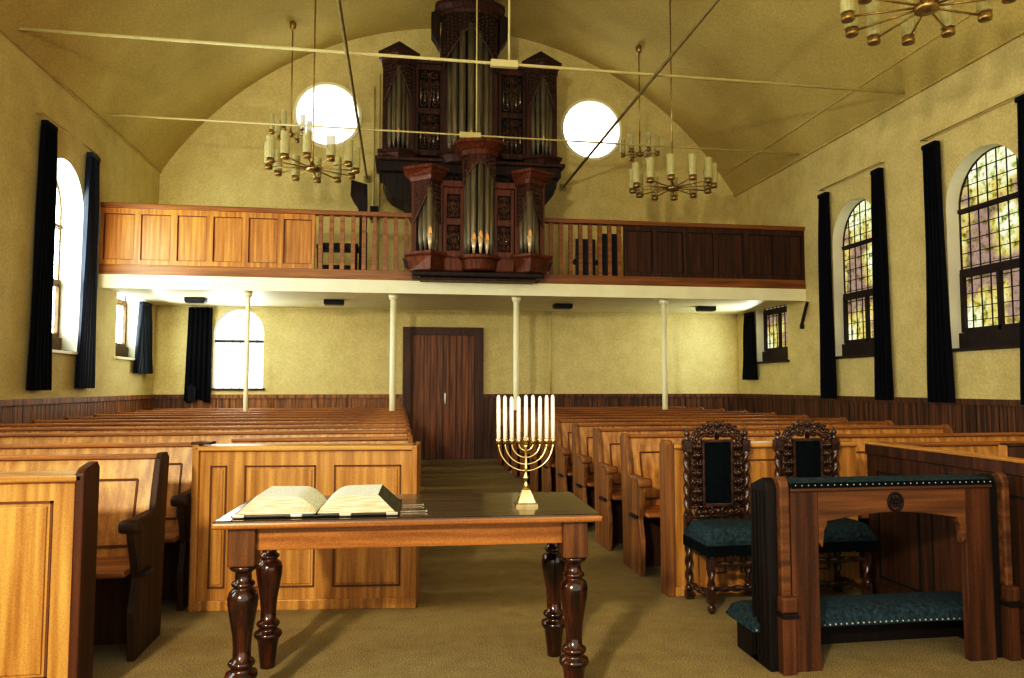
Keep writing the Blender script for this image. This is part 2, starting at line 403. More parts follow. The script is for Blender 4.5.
# back window
root = bpy.data.objects.new('window_%d' % wn, None); col.objects.link(root); wn += 1; root['kind'] = 'structure'
root.location = (-2.86, YB + .17, 1.31)
T = Matrix.Translation((2.86, -YB - .17, -1.31))
mb = MB(); mb.M = T
mb.add([(u, YB + .17, w) for u, w in BW], [tuple(t) for t in tessellate_polygon([[Vector((u, w, 0)) for u, w in BW]])]); mb.build('pane', M['glass_back'], root, fix=False)
mb = MB(); mb.M = T
for i in range(1, 6):
    xx = -2.86 - .43 + .86 * i / 6; mb.box(xx - .004, xx + .004, YB + .155, YB + .17, 1.31, 2.3 + .43 * math.sqrt(max(0, 1 - ((xx + 2.86) / .43) ** 2)))
for i in range(1, 9):
    z = 1.31 + i * .165; h = .43 if z < 2.3 else .43 * math.sqrt(max(0, 1 - ((z - 2.3) / .43) ** 2))
    mb.box(-2.86 - h, -2.86 + h, YB + .155, YB + .17, z - .004, z + .004)
mb.build('leading', M['lead_pale'], root)
mb = MB(); mb.M = T; mb.box(-3.29, -2.43, YB + .11, YB + .17, 2.14, 2.18); mb.build('transom', M['frame_dark'], root)
mb = MB(); mb.M = T; mb.box(-3.33, -2.39, YB - .04, YB + .17, 1.275, 1.31); mb.build('sill', M['frame_dark'], root)
for cx, cz, r in ROSE:
    root = bpy.data.objects.new('window_%d' % wn, None); col.objects.link(root); wn += 1; root['kind'] = 'structure'
    root.location = (cx, YB + .15, cz)
    mb = MB(); n = 40; mb.add([(0, 0, 0)] + [(r * math.cos(2 * PI * i / n), 0, r * math.sin(2 * PI * i / n)) for i in range(n)], [(0, 1 + i, 1 + (i + 1) % n) for i in range(n)])
    mb.build('pane', M['glass_rose'], root, fix=False)

# ------------------------------------------------------------------ door
root = bpy.data.objects.new('door_1', None); col.objects.link(root); root['kind'] = 'structure'; root.location = (.795, YB, 0)
T = Matrix.Translation((-.795, -YB, 0))
mb = MB(); mb.M = T
mb.box(.07, .21, YB - .07, YB, 0, DZ); mb.box(1.38, 1.52, YB - .07, YB, 0, DZ); mb.box(.21, 1.38, YB - .07, YB, DZ - .12, DZ)
mb.box(.05, .09, YB - .09, YB, 0, DZ + .02); mb.box(1.50, 1.54, YB - .09, YB, 0, DZ + .02); mb.box(.09, 1.50, YB - .09, YB, DZ - .02, DZ + .02)
mb.build('door_frame', M['door_frame'], root)
for x0, x1 in ((.21, .79), (.80, 1.38)):
    mb = MB(); mb.M = T; n = 5; w = (x1 - x0) / n
    mb.box(x0, x1, YB - .02, YB, 0, DZ - .12)
    for i in range(n): mb.box(x0 + i * w + .006, x0 + (i + 1) * w - .006, YB - .045, YB - .01, .01, DZ - .125)
    lf = mb.build('door_leaf', M['door'], root)
    if x0 > .5:
        mb = MB(); mb.M = T; mb.box(.815, .845, YB - .055, YB - .045, 1.08, 1.22); mb.tube([(.83, YB - .05, 1.14), (.83, YB - .09, 1.14), (.83, YB - .09, 1.02)], .012)
        mb.build('handle', M['white_metal'], lf)
    else:
        mb = MB(); mb.M = T; mb.bar((.79, YB - .05, .01), (.79, YB - .05, DZ - .13), .03, .02); mb.build('cover_strip', M['door_frame'], lf)

# ------------------------------------------------------------------ curtains
def curtain(y0, y1, z0, z1, side, label, mat, flare=.02, group=None, rod=True):
    s = 1 if side < 0 else -1; xw = XL if side < 0 else XR
    n = 48; w = y1 - y0; folds = max(3, round(w / .09)); ph = random.random() * 6
    def fn(u, v):
        sp = 1 + flare * v * 2
        y = (y0 + y1) / 2 + (u - .5) * w * sp * (.58 + .42 * min(1, v * 1.1)) * (1 - .10 * math.sin(PI * min(1, (1 - v) * 1.2)) * .6)
        d = .075 + .035 * math.sin(u * folds * 2 * PI + ph + .5 * math.sin(v * 3)) + .006 * math.sin(u * 31 + v * 7)
        return (xw + s * (d + .0), y, z1 + (z0 - z1) * v)
    def bk(u, v):
        p = fn(u, v); return (p[0] - s * .012, p[1], p[2])
    t = thing('curtain', label, 'curtain', (xw + s * .08, (y0 + y1) / 2, z0), group=group)
    mb = MB(); mb.M = Matrix.Translation((-(xw + s * .08), -(y0 + y1) / 2, -z0))
    mb.grid(fn, n, 14); mb.grid(bk, n, 14)
    m = mb.build('drape', mat, t, fix=False)
    mb = MB(); mb.M = Matrix.Translation((-(xw + s * .08), -(y0 + y1) / 2, -z0))
    mb.box(min(xw + s * .035, xw + s * .115), max(xw + s * .035, xw + s * .115), (y0 + y1) / 2 - w * .29, (y0 + y1) / 2 + w * .29, z1 - .03, z1 + .03); mb.build('heading_band', mat, t, bevel=.01)
    return t
curtain(9.17, 9.63, 1.30, 4.48, -1, 'nearest tall black curtain left of the sunlit arched window on the left wall', M['curtain'])
curtain(10.44, 10.94, 1.32, 4.50, -1, 'tall navy curtain with a blue sheen beside the left end of the gallery', M['curtain_blue'])
curtain(12.60, 13.32, 1.56, 2.71, -1, 'short dark curtain under the gallery at the small left side window', M['curtain_blue'])
curtain(12.80, 13.30, 1.47, 2.71, 1, 'short black curtain under the gallery at the small right side window', M['curtain'])
curtain(10.30, 10.68, 1.16, 4.34, 1, 'tall black curtain on the right wall nearest the gallery end', M['curtain'])
curtain(9.02, 9.34, 1.16, 4.34, 1, 'tall narrow black curtain between the two arched windows, at the farther one', M['curtain'])
curtain(7.92, 8.34, 1.15, 4.36, 1, 'wide tall black curtain on the far side of the large stained glass window', M['curtain'])
curtain(6.30, 6.95, 1.15, 4.42, 1, 'tall black curtain at the right wall nearest the camera', M['curtain'])
def curtain_rod(y0, y1, z, side, label):
    s = 1 if side < 0 else -1; xw = XL if side < 0 else XR
    mb = MB(); mb.tube([(xw + s * .08, y0, z + .066), (xw + s * .08, y1, z + .066)], .009)
    for y in (y0 + .02, y1 - .02): mb.tube([(xw, y, z + .066), (xw + s * .08, y, z + .066)], .008)
    tag(mb.build('curtain_rod', M['rod_dark'], loc=(xw, (y0 + y1) / 2, z)), label, 'curtain rod')
curtain_rod(9.2, 10.85, 4.50, -1, 'thin curtain rod above the arched window on the left wall')
curtain_rod(9.1, 10.6, 4.38, 1, 'thin curtain rod above the farther stained glass window on the right wall')
curtain_rod(6.4, 8.3, 4.41, 1, 'thin curtain rod above the large stained glass window on the right')
# back curtain beside the back window
t = thing('curtain', 'black curtain on the back wall beside the white arched window', 'curtain', (-3.50, YB - .1, 1.06))
T = Matrix.Translation((3.50, -YB + .1, -1.06))
mb = MB(); mb.M = T
def bc(u, v, o=0):
    w = .40 + .04 * v; return (-3.50 - .02 * v + (u - .5) * w, YB - .09 + o + .035 * math.sin(u * 5 * 2 * PI), 2.74 - v * 1.65 - (.03 * math.sin(u * 9) if v > .95 else 0))
mb.grid(lambda u, v: bc(u, v), 40, 12); mb.grid(lambda u, v: bc(u, v, .012), 40, 12); mb.build('drape', M['curtain'], t, fix=False)
mb = MB(); mb.M = T
mb.grid(lambda u, v: (-3.66 + u * .13, YB - .16 + .02 * math.sin(u * 12), 1.08 + .3 * v * (1 - .3 * abs(u - .4))), 10, 6); mb.build('turned_lining', M['curtain_blue'], t, fix=False)

# ------------------------------------------------------------------ gallery
YG = 11.2; GZ0, GZ1 = 2.77, 2.95
g = thing('gallery', 'long oak fronted organ gallery spanning the hall on a cream beam', 'gallery', (XC, YG, GZ0))
def G(mb, name, mat, parent=None, **k):
    o = mb.build(name, mat, parent or g, **k); return o
TG = Matrix.Translation((-XC, -YG, -GZ0))
def gm(): m = MB(); m.M = TG; return m
G(gm().box(XL + .002, XR - .002, YG + .02, YB - .002, GZ0, GZ1 - .01), 'floor_slab', M['cream'])
G(gm().box(XL + .002, XR - .002, YG - .03, YG + .02, GZ0 - .02, GZ1), 'fascia_beam', M['cream'], bevel=.006)
G(gm().box(XL + .002, XR - .002, YG - .015, YG + .07, GZ1, GZ1 + .15), 'bottom_rail', M['gal_rail'], bevel=.006)
def parapet(x0, x1, n, mat, name='panelled_parapet'):
    mb = gm(); mb.box(x0, x1, YG + .02, YG + .06, GZ1 + .15, 3.92)
    p = G(mb, name, mat)
    w = (x1 - x0) / n
    mb = gm(); 
    for i in range(n + 1):
        xx = x0 + i * w; a, b = max(x0, xx - .045), min(x1, xx + .045); mb.box(a, b, YG - .005, YG + .02, GZ1 + .15, 3.92)
    mb.box(x0, x1, YG - .006, YG + .02, 3.84, 3.921); mb.box(x0, x1, YG - .006, YG + .02, GZ1 + .15, GZ1 + .22)
    G(mb, 'panel_framing', mat, p)
    mb = gm()
    for i in range(n):
        a, b = x0 + i * w + .045, x0 + (i + 1) * w - .045; z0, z1 = GZ1 + .22, 3.84; t = .010
        for bx in ((a, a + t, z0, z1), (b - t, b, z0, z1), (a, b, z0, z0 + t), (a, b, z1 - t, z1)):
            mb.box(bx[0], bx[1], YG + .008, YG + .021, bx[2], bx[3])
    G(mb, 'panel_moulding', M['groove'] if mat is M['gal'] else M['groove_dark'], p)
parapet(XL + .002, -1.28, 6, M['gal']); parapet(3.53, XR - .002, 6, M['gal_shade'])
G(gm().box(XL + .002, XR - .002, YG - .04, YG + .09, 3.92, 3.99), 'handrail', M['gal_rail'], bevel=.008)
for x0, x1, n in ((-1.28, .16, 9), (2.10, 3.53, 9)):
    for i in range(n):
        xx = x0 + (i + .5) * (x1 - x0) / n
        G(gm().box(xx - .032, xx + .032, YG + .01, YG + .05, GZ1 + .15, 3.92), 'baluster', M['gal_rail'])
# columns
for x, lb in ((-2.26, 'slim cream iron column under the gallery in front of the arched back window'), (-.11, 'slim cream iron column at the left side of the doorway'),
              (1.81, 'slim cream iron column behind the menorah'), (4.25, 'slim cream iron column under the right half of the gallery')):
    r = .045 if x > -.2 else .034
    t = thing('column', lb, 'column', (x, YG + .2, 0))
    MB().lathe([(r, .06), (r, 2.70)], n=16).build('shaft', M['cream'], t)
    MB().lathe([(r + .02, 2.68), (r + .035, 2.765)], n=16).build('capital', M['cream'], t)
    MB().lathe([(r + .04, 0), (r + .04, .03), (r + .015, .07)], n=16).build('base', M['cream'], t)
# soffit lamps
for x, lb in ((-3.26, 'small black ceiling lamp box under the gallery near the left curtain'), (-1.09, 'small black ceiling lamp box under the gallery left of the door'),
              (2.78, 'small black ceiling lamp box under the gallery above the thin wall pipe'), (5.40, 'small black ceiling lamp box under the gallery near the right side window')):
    t = thing('ceiling_lamp', lb, 'lamp', (x, 12.38, GZ0))
    MB().box(-.16, .16, -.09, .09, -.07, -.001).build('housing', M['black'], t, bevel=.008)
    MB().box(-.15, .15, -.08, .08, -.085, -.07).build('diffuser', M['leather'], t, bevel=.004)
# pipe on back wall, conduits
mb = MB(); mb.tube([(2.83, YB - .03, 1.2), (2.83, YB - .03, 2.76)], .018); mb.box(2.80, 2.86, YB - .03, YB, 1.3, 1.34); mb.box(2.80, 2.86, YB - .03, YB, 2.6, 2.64)
tag(mb.build('wall_pipe', M['cream_rod'], loc=(2.83, YB - .03, 1.2)), 'thin cream pipe running up the back wall right of the door', 'pipe')
mb = MB(); mb.tube([(-.52, YB - .03, 2.95), (-.52, YB - .03, 6.95)], .014); mb.tube([(-.42, YB - .03, 2.95), (-.42, YB - .03, 7.2)], .011)
tag(mb.build('cable_conduit', M['cream_rod'], loc=(-.5, YB - .03, 2.95)), 'thin cable conduit on the wall left of the organ', 'pipe')
mb = MB(); mb.box(-.57, -.43, YB - .14, YB - .055, 4.42, 4.66); mb.ball((-.5, YB - .1, 4.38), (.05, .04))
tag(mb.build('switch_box', M['black'], loc=(-.5, YB - .05, 4.3)), 'small black switch box on the wall between music stand and organ', 'switch')
mb = MB(); mb.bar((XR - .03, 11.3, 2.35), (XR - .06, 11.05, 2.72), .04, .03); mb.box(XR - .05, XR, 11.26, 11.32, 2.30, 2.37)
tag(mb.build('wall_bracket', M['frame_dark'], loc=(XR, 11.2, 2.3)), 'small slanted wooden bracket on the right wall below the gallery end', 'bracket')

# dark furniture behind the balusters
t = thing('music_stand', 'dark wooden stand with a flared curved head behind the left balusters', 'stand', (-.69, 12.3, GZ1))
MB().prism([(-.14, 1.83), (.12, 1.76), (.13, 1.4), (.12, .9), (.0, .9), (.0, 1.24), (-.03, 1.36), (-.10, 1.46), (-.15, 1.56)], -.03, .03, 'y').build('head', M['organ_dark'], t, bevel=.008)
MB().box(-.0, .13, -.03, .03, .02, .95).build('post', M['organ_dark'], t); MB().box(-.15, .3, -.16, .16, 0, .03).build('foot', M['organ_dark'], t)
t = thing('organ_bench', 'black organ bench seen between the left gallery balusters', 'bench', (-1.0, 11.75, GZ1))
MB().box(-.3, .34, -.16, .16, .53, .60).build('seat', M['black'], t, bevel=.01)
for s in (-.26, .28): MB().box(s - .03, s + .03, -.14, .14, 0, .53).build('leg', M['black'], t)
MB().box(-.24, .26, -.02, .02, .1, .3).build('stretcher', M['black'], t); MB().box(-.28, .32, .12, .16, .6, .68).build('backrest', M['black'], t, bevel=.01)
for k, x in enumerate((2.98, 3.36)):
    t = thing('stacking_chair', ('black chair behind the right balusters, nearer the organ', 'black chair behind the right balusters beside the shade-toned panelling')[k], 'chair', (x, 11.75, GZ1))
    MB().box(-.17, .17, -.2, .2, .44, .48).build('seat', M['black'], t, bevel=.01)
    MB().box(-.165, .165, -.21, -.18, .40, .80 + .1 * k).build('backrest', M['black'], t, bevel=.01)
    for sx in (-.15, .15):
        for sy in (-.18, .18): MB().tube([(sx, sy, 0), (sx, sy, .44)], .014).build('leg', M['black'], t)
    MB().box(-.165, .165, -.2, -.19, .08, .40).build('skirt', M['black'], t)

# ------------------------------------------------------------------ iron tie rods
def rod_y(y, xc, label, cplr, up):
    t = thing('tie_rod', label, 'tie rod', (XC, y, 5.26))
    MB().tube([(XL - XC + .02, 0, .03), (XR - XC - .02, 0, -.03)], .02 if cplr else .015).build('rod', M['cream_rod'], t)
    for xx in (XL - XC, XR - XC): 
        s = 1 if xx < 0 else -1
        MB().box(min(xx, xx + s * .03), max(xx, xx + s * .03), -.07, .07, -.07, .07).build('wall_plate', M['vault'], t)
    x0 = xc - XC
    MB().box(x0 - .17, x0 + .17, -.035, .035, -.045, .045).build('coupler', M['cream_rod'], t, bevel=.01)
    MB().tube([(x0 + (.06 if cplr else .1), 0, 0), (x0 + (.06 if cplr else .1), 0, up)], .014).build('hanger_rod', M['cream_rod'], t)
rod_y(8.6, 1.22, 'thicker cream iron tie rod crossing the vault in front, with a coupler', True, 2.94)
rod_y(11.2, 1.05, 'thinner cream iron tie rod crossing in front of the organ', False, 2.94)
for x, lb in ((-.64, 'long iron rod running lengthwise under the vault left of the organ'), (3.09, 'long iron rod running lengthwise under the vault right of the organ')):
    t = thing('tie_rod', lb, 'tie rod', (x, YB, 5.19))
    MB().tube([(0, YF - YB + .1, 0), (0, -.01, 0)], .021).build('rod', M['rod_dark'], t)
    MB().box(-.06, .06, -.03, 0, -.06, .06).build('wall_plate', M['rod_dark'], t)

# ------------------------------------------------------------------ chandeliers
def chandelier(name, label, x, y, z, R, n, hub, tr, th, group=None, ph=0):
    t = thing(name, label, 'chandelier', (x, y, z)); zt = vault_z(x) - z
    MB().tube([(0, 0, .02), (0, 0, zt)], .011).build('stem', M['brass_lamp'], t)
    MB().lathe([(.012, zt - .16), (.05, zt - .12), (.055, zt - .03), (.02, zt)], n=14).build('canopy', M['brass_lamp'], t)
    MB().lathe([(.004, -.05), (hub, -.035), (hub, .02), (hub * .4, .05), (.012, .1)], n=16).build('hub', M['brass_lamp'], t)
    for i in range(n):
        a = ph + 2 * PI * i / n; c, s = math.cos(a), math.sin(a); px, py = R * c, R * s
        MB().tube([(hub * .8 * c, hub * .8 * s, 0), (px * .93, py * .93, 0)], .009, 6).build('arm', M['brass_lamp'], t)
        cup = MB().lathe([(.004, -.035), (tr * .85, -.035), (tr * .95, -.02), (tr * .8, .03), (.02, .035)], px, py, 0, 14).build('lamp_cup', M['brass_lamp'], t)
        mb = MB(); n2 = 14
        for k in range(n2):
            a0, a1 = 2 * PI * k / n2, 2 * PI * (k + 1) / n2
            mb.add([(px + tr * math.cos(a0), py + tr * math.sin(a0), .03), (px + tr * math.cos(a1), py + tr * math.sin(a1), .03),
                    (px + tr * math.cos(a1), py + tr * math.sin(a1), .03 + th), (px + tr * math.cos(a0), py + tr * math.sin(a0), .03 + th)], [(0, 1, 2, 3)], True)
        mb.build('glass_shade', M['tube'], t, fix=False)
        MB().tube([(px, py, .03), (px, py, .03 + th * .3)], .014, 8).build('bulb', M['wax'], cup)
    return t
chandelier('chandelier', 'large brass wheel chandelier with twelve glass tubes before the left round window', -1.25, 10.5, 4.42, .60, 12, .09, .060, .30)
chandelier('chandelier', 'large brass wheel chandelier with glass tubes hanging right of the organ', 4.08, 10.5, 4.36, .60, 12, .09, .060, .30, ph=.12)
chandelier('chandelier', 'brass wheel chandelier nearest the camera, close under the vault on the right', 4.14, 5.12, 4.38, .58, 12, .09, .058, .30, ph=.1)
chandelier('small_chandelier', 'small glass tube chandelier beyond the large one before the left round window', -1.83, 12.35, 5.52, .30, 6, .05, .045, .26, ph=.3)
chandelier('small_chandelier', 'small six tube chandelier right of the organ beside the right round window', 4.18, 12.3, 5.46, .30, 6, .05, .045, .26, ph=.7)

# ------------------------------------------------------------------ carved scrollwork
def scrolls(mb, cx, cz, w, h, y, r=.008, rows=3, seg=5, sides=True, push=0.02, rnd=None):
    """mirrored S-scroll foliage filling a w x h field centred at cx, cz in the plane y"""
    rnd = rnd or random
    for k in range(rows):
        zc = cz - h / 2 + (k + .5) * h / rows; rad = min(w * .24, h / rows * .46)
        for s in (-1, 1):
            c0 = cx + s * w * .25; turn = 1 if (k % 2) else -1
            pts = []; n = 14
            for i in range(n + 1):
                t = i / n; a = turn * s * t * 2.6 * PI + PI / 2; rr = rad * (1 - .8 * t)
                pts.append((c0 + rr * math.cos(a), y - push * t, zc + rr * math.sin(a)))
            mb.tube(pts, [r * (1.2 - .5 * i / n) for i in range(n + 1)], seg)
            mb.ball((pts[-1][0], pts[-1][1], pts[-1][2]), r * 1.7, 4)
            for a in (.3, 1.3, 2.4, 3.9):
                ca, sa = math.cos(a * s), math.sin(a)
                mb.tube([(c0 + rad * .9 * ca, y, zc + rad * .9 * sa), (c0 + rad * 1.15 * ca + .01 * s, y - push * .6, zc + rad * 1.15 * sa + .01)], [r * 1.1, r * .4], 4)
        mb.tube([(cx, y, zc - h / rows * .45), (cx + .004, y - push, zc), (cx, y, zc + h / rows * .45)], [r * .5, r * 1.6, r * .5], seg)
    if sides:
        for s in (-1, 1): mb.tube([(cx + s * w * .02, y, cz - h / 2), (cx + s * w * .10, y - push, cz), (cx + s * w * .02, y, cz + h / 2)], r, seg)
    return mb

# ------------------------------------------------------------------ pipe organ
def offset_poly(pl, cx, yb, d, kx=1):
    """flare a tower's front line outward by d"""
    hw = max(abs(p[0] - cx) for p in pl)
    return [(cx + (p[0] - cx) * (1 + d * kx / hw), p[1] - d) for p in pl]
def closed(pl, yb): return pl + [(pl[-1][0], yb), (pl[0][0], yb)]
def arc_len_pts(pl, n):
    L = [0]
    for a, b in zip(pl, pl[1:]): L.append(L[-1] + math.dist(a, b))
    res = []
    for i in range(n):
        s = (i + .5) / n * L[-1]
        for k in range(len(pl) - 1):
            if s <= L[k + 1] + 1e-9:
                t = (s - L[k]) / (L[k + 1] - L[k]); res.append((pl[k][0] + t * (pl[k + 1][0] - pl[k][0]), pl[k][1] + t * (pl[k + 1][1] - pl[k][1]))); break
    return res
def loft(mb, loops, yb):
    """stacked flares: loops = [(front line, z)]"""
    k = len(loops[0][0]) + 2
    vs = []
    for pl, z in loops:
        vs += [(x, y, z) for x, y in pl] + [(pl[-1][0], yb, z), (pl[0][0], yb, z)]
    fs = []
    for i in range(len(loops) - 1):
        for j in range(k):
            fs.append((i * k + j, i * k + (j + 1) % k, (i + 1) * k + (j + 1) % k, (i + 1) * k + j))
    fs += [tuple(range(k)), tuple((len(loops) - 1) * k + j for j in range(k))]
    mb.add(vs, fs)
def tower(root, kind, cx, hw, yf, proj, yb, z0, zp0, zp1, z1, npipe, mats, crown=.10, basefl=.06, roof=0, mouth_gold=False, bh=.25, mirror=1, out=0, sq=1, pw=.028, drop=.55, rp=0):
    """root-local coordinates: x, y, z absolute minus root.location handled by TM"""
    TM = Matrix.Translation(-root.location)
    mk = lambda: (lambda m: (setattr(m, 'M', TM), m)[1])(MB())
    if kind == 'V': pl = [(cx - hw - (out if mirror < 0 else 0), yf), (cx, yf - proj), (cx + hw + (out if mirror > 0 else 0), yf)]
    elif kind == 'flat': pl = [(cx - hw, yf), (cx + hw, yf)]
    else: pl = [(cx + hw * math.sin(-PI / 2 + PI * i / 10), yf - proj * math.cos(-PI / 2 + PI * i / 10)) for i in range(11)]
    # body behind pipes
    mb = mk(); mb.prism([(cx - hw, yf + .05), (cx + hw, yf + .05), (cx + hw, yb), (cx - hw, yb)], z0, z1); body = mb.build('tower_body', mats[3], root)
    # base block
    mb = mk(); O = lambda d: offset_poly(pl, cx, yb, d)
    loft(mb, [(O(-.01), z0), (O(basefl * .4), z0 + .02), (O(basefl), zp0 - .09), (O(basefl + .03), zp0 - .06), (O(basefl + .03), zp0 - .02), (O(.0), zp0)], yf + .06)
    mb.build('tower_base', mats[0], root, fix=True)
    # posts
    for px, sg in ((pl[0][0], 1), (pl[-1][0], -1)):
        mb = mk(); mb.box(min(px - sg * .015, px + sg * pw * 2), max(px - sg * .015, px + sg * pw * 2), yf - .03, yf + .08, zp0, z1); mb.build('corner_post', mats[1], root)
    # valance with a peaked opening
    mb = mk(); n = 16; L = arc_len_pts(pl, n)
    zt = z1
    def low(t):
        return zp1 - (zp1 - zp0) * .0 - abs(t - .5) * 2 * drop
    for i in range(n - 1):
        (xa, ya), (xb, yb2) = L[i], L[i + 1]; ta, tb = (i + .5) / n, (i + 1.5) / n
        za, zb = low(ta), low(tb)
        mb.add([(xa, ya - .03, za), (xb, yb2 - .03, zb), (xb, yb2 - .03, zt), (xa, ya - .03, zt), (xa, ya + .005, za), (xb, yb2 + .005, zb), (xb, yb2 + .005, zt), (xa, ya + .005, zt)],
               [(0, 1, 2, 3), (7, 6, 5, 4), (0, 4, 5, 1)])
    mb.build('carved_valance', mats[2], body, fix=False)
    mb = mk()
    mb.tube([(x, y - .036, low((i + .5) / n)) for i, (x, y) in enumerate(L)], .011, 5)
    rnd = random.Random(3)
    for i in range(1, n - 1):
        x, y = L[i]; z = low((i + .5) / n) + .05
        while z < zt - .05:
            a0 = rnd.random() * 6; rr = .022
            mb.tube([(x + rr * math.cos(a0 + q * .9) * (1 - q / 9), y - .04 - .002 * q, z + rr * math.sin(a0 + q * .9) * (1 - q / 9)) for q in range(6)], .006, 4)
            z += .062
    mb.build('valance_carving', M['carving'], body)
    # cornice
    mb = mk()
    loft(mb, [(O(.03), z1 - .02), (O(crown * .35), z1 + .04), (O(crown * .45), z1 + .05), (O(crown * .85), z1 + .12), (O(crown), z1 + .125), (O(crown), z1 + .17)], yf + .12)
    mb.build('cornice', mats[0], root)
    if roof:
        mb = mk(); q = closed(O(crown * .9), yf + .12); k = len(q); ap = (cx, yf + .02, z1 + .17 + roof)
        mb.add([(x, y, z1 + .17) for x, y in q] + [ap], [(j, (j + 1) % k, k) for j in range(k)] + [tuple(range(k))]); mb.build('roof', mats[3] if False else mats[2], root)
    # pipes
    plq = [(cx + (x - cx) * sq, y + (1 - sq) * abs(x - cx) / max(.01, hw) * .0) for x, y in pl]
    P = arc_len_pts(plq, npipe); Ltot = sum(math.dist(a, b) for a, b in zip(plq, plq[1:])); r = Ltot / npipe * .42
    for i, (x, y) in enumerate(P):
        c = abs(i - (npipe - 1) / 2) / ((npipe - 1) / 2); foot = .16 + .10 * (1 - c)
        ptop = min(zp1 + .02, low(.5 + ((i + .5) / npipe - .5) * sq) + .06)
        mb = mk(); yy = y + .01
        mb.lathe([(r * .3, zp0), (r, zp0 + foot), (r, ptop)], x, yy, 0, 12); pp = mb.build('pipe', M['pipe'], body)
        if mouth_gold and c < .4 + rp:
            mb = mk(); mb.lathe([(r * .34, zp0 + .005), (r * 1.03, zp0 + foot - .01)], x, yy, 0, 12); mb.build('pipe_foot', M['pipe_bright'], root)
            mb = mk(); mb.prism([(x - r * .6, zp0 + foot - .02), (x + r * .6, zp0 + foot - .02), (x + r * .45, zp0 + foot + .05), (x, zp0 + foot + .09), (x - r * .45, zp0 + foot + .05)], yy - r * 1.10, yy - r * .8, 'y')
            mb.build('pipe_mouth', M['pipe_gold'], root)
        else:
            mb = mk(); mb.prism([(x - r * .5, zp0 + foot - .01), (x + r * .5, zp0 + foot - .01), (x, zp0 + foot + .07)], yy - r * 1.06, yy - r * .8, 'y')
            mb.build('pipe_mouth', M['pipe_gold'] if i == npipe // 2 else M['pipe'], root)
    return body
def flat_field(root, cx, hw, yf, yb, z0, z1, split, mats, npipe=5):
    TM = Matrix.Translation(-root.location)
    mk = lambda: (lambda m: (setattr(m, 'M', TM), m)[1])(MB())
    mk().box(cx - hw, cx + hw, yf + .07, yb, z0, z1).build('field_back', mats[3], root)
    mb = mk(); t = .055
    mb.box(cx - hw, cx - hw + t, yf, yf + .08, z0, z1); mb.box(cx + hw - t, cx + hw, yf, yf + .08, z0, z1)
    for z in (z0, split - .05, z1 - .10): mb.box(cx - hw + t, cx + hw - t, yf, yf + .08, z, z + .10)
    mb.build('field_frame', mats[0], root, bevel=.004)
    mk().box(cx - hw - .01, cx + hw + .01, yf - .04, yf + .08, z1, z1 + .10).build('cornice', mats[0], root, bevel=.01)
    for a, b in ((z0 + .10, split - .05), (split + .05, z1 - .10)):
        mb = mk(); w = 2 * (hw - t)
        scrolls(mb, cx, (a + b) / 2, w * .98, (b - a) * .98, yf + .03, .009, 4, 4); mb.build('carved_screen', M['carving'], root)
        for i in range(npipe):
            x = cx - w / 2 + (i + .5) * w / npipe; lean = abs(i - npipe // 2)
            mb = mk(); r = w / npipe * .28
            mb.lathe([(r * .3, a + .04 + lean * .05), (r, a + .12 + lean * .05), (r, b - .05 - lean * .04)], x, yf + .055, 0, 8); mb.build('pipe', M['silver'], root)
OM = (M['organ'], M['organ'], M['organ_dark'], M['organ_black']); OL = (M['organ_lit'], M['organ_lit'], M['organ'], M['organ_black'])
OX = 1.145
org = thing('pipe_organ', 'tall dark carved main organ case with pipe towers standing on the gallery', 'organ', (OX, 12.3, GZ1))
yf, yb = 12.05, 12.75
for s in (-1, 1):
    tower(org, 'V', OX + s * 1.205, .25, yf, .16, yb, 5.02, 5.24, 6.58, 6.70, 5, OM, crown=.09, roof=.24, sq=.72, pw=.04, drop=.55)
    flat_field(org, OX + s * .70, .235, yf, yb, 5.18, 6.74, 5.94, OM)
tower(org, 'round', OX - .03, .46, yf, .30, yb, 5.0, 5.22, 7.32, 7.55, 7, OM, crown=.13, roof=0, sq=.74, pw=.06, drop=.75)
TM = Matrix.Translation(-org.location)
def om(): m = MB(); m.M = TM; return m
om().box(OX - .40, OX + .35, yf - .15, yb, 7.72, 7.95).build('crown_block', M['organ'], org, bevel=.02)
om().prism([(OX - .44, 7.94), (OX + .39, 7.94), (OX + .2, 8.03), (OX - .02, 8.09), (OX - .25, 8.03)], yf - .2, yb - .1, 'y').build('crown_pediment', M['organ_dark'], org)
for s in (-1, 1):   # ears beside the crown
    mb = om(); a = OX - .03 + s * .5
    mb.prism([(a, 7.02), (a + s * .05, 7.12), (a + s * .14, 7.25), (a + s * .15, 7.62), (a, 7.68)], yf - .05, yf + .2, 'y'); mb.build('side_bracket', M['organ_dark'], org, bevel=.01)
om().box(OX - 1.52, OX + 1.52, yf - .12, yb, 4.86, 5.04).build('impost', M['organ_dark'], org, bevel=.02)
om().box(OX - 1.58, OX + 1.58, yf - .18, yb, 5.03, 5.09).build('impost_cornice', M['organ'], org, bevel=.015)
for s in (-1, 1):
    n = 14; pr = [(OX + s * 1.48, 4.87)]
    for i in range(n + 1):
        t = i / n; xx = 1.48 - .16 * t - .36 * (t ** 1.6) if t < .6 else None
    cv = [(1.48, 4.87), (1.46, 4.72), (1.40, 4.58), (1.31, 4.48), (1.20, 4.43), (1.10, 4.38), (1.02, 4.28), (.97, 4.14), (.955, 3.9), (.955, GZ1), (.80, GZ1), (.80, 4.87)]
    om().prism([(OX + s * u, w) for u, w in cv], yf, yb, 'y').build('curved_console', M['organ_dark'], org, bevel=.01)
om().box(OX - .80, OX + .80, yf + .05, yb, GZ1, 4.87).build('lower_case', M['organ_dark'], org)

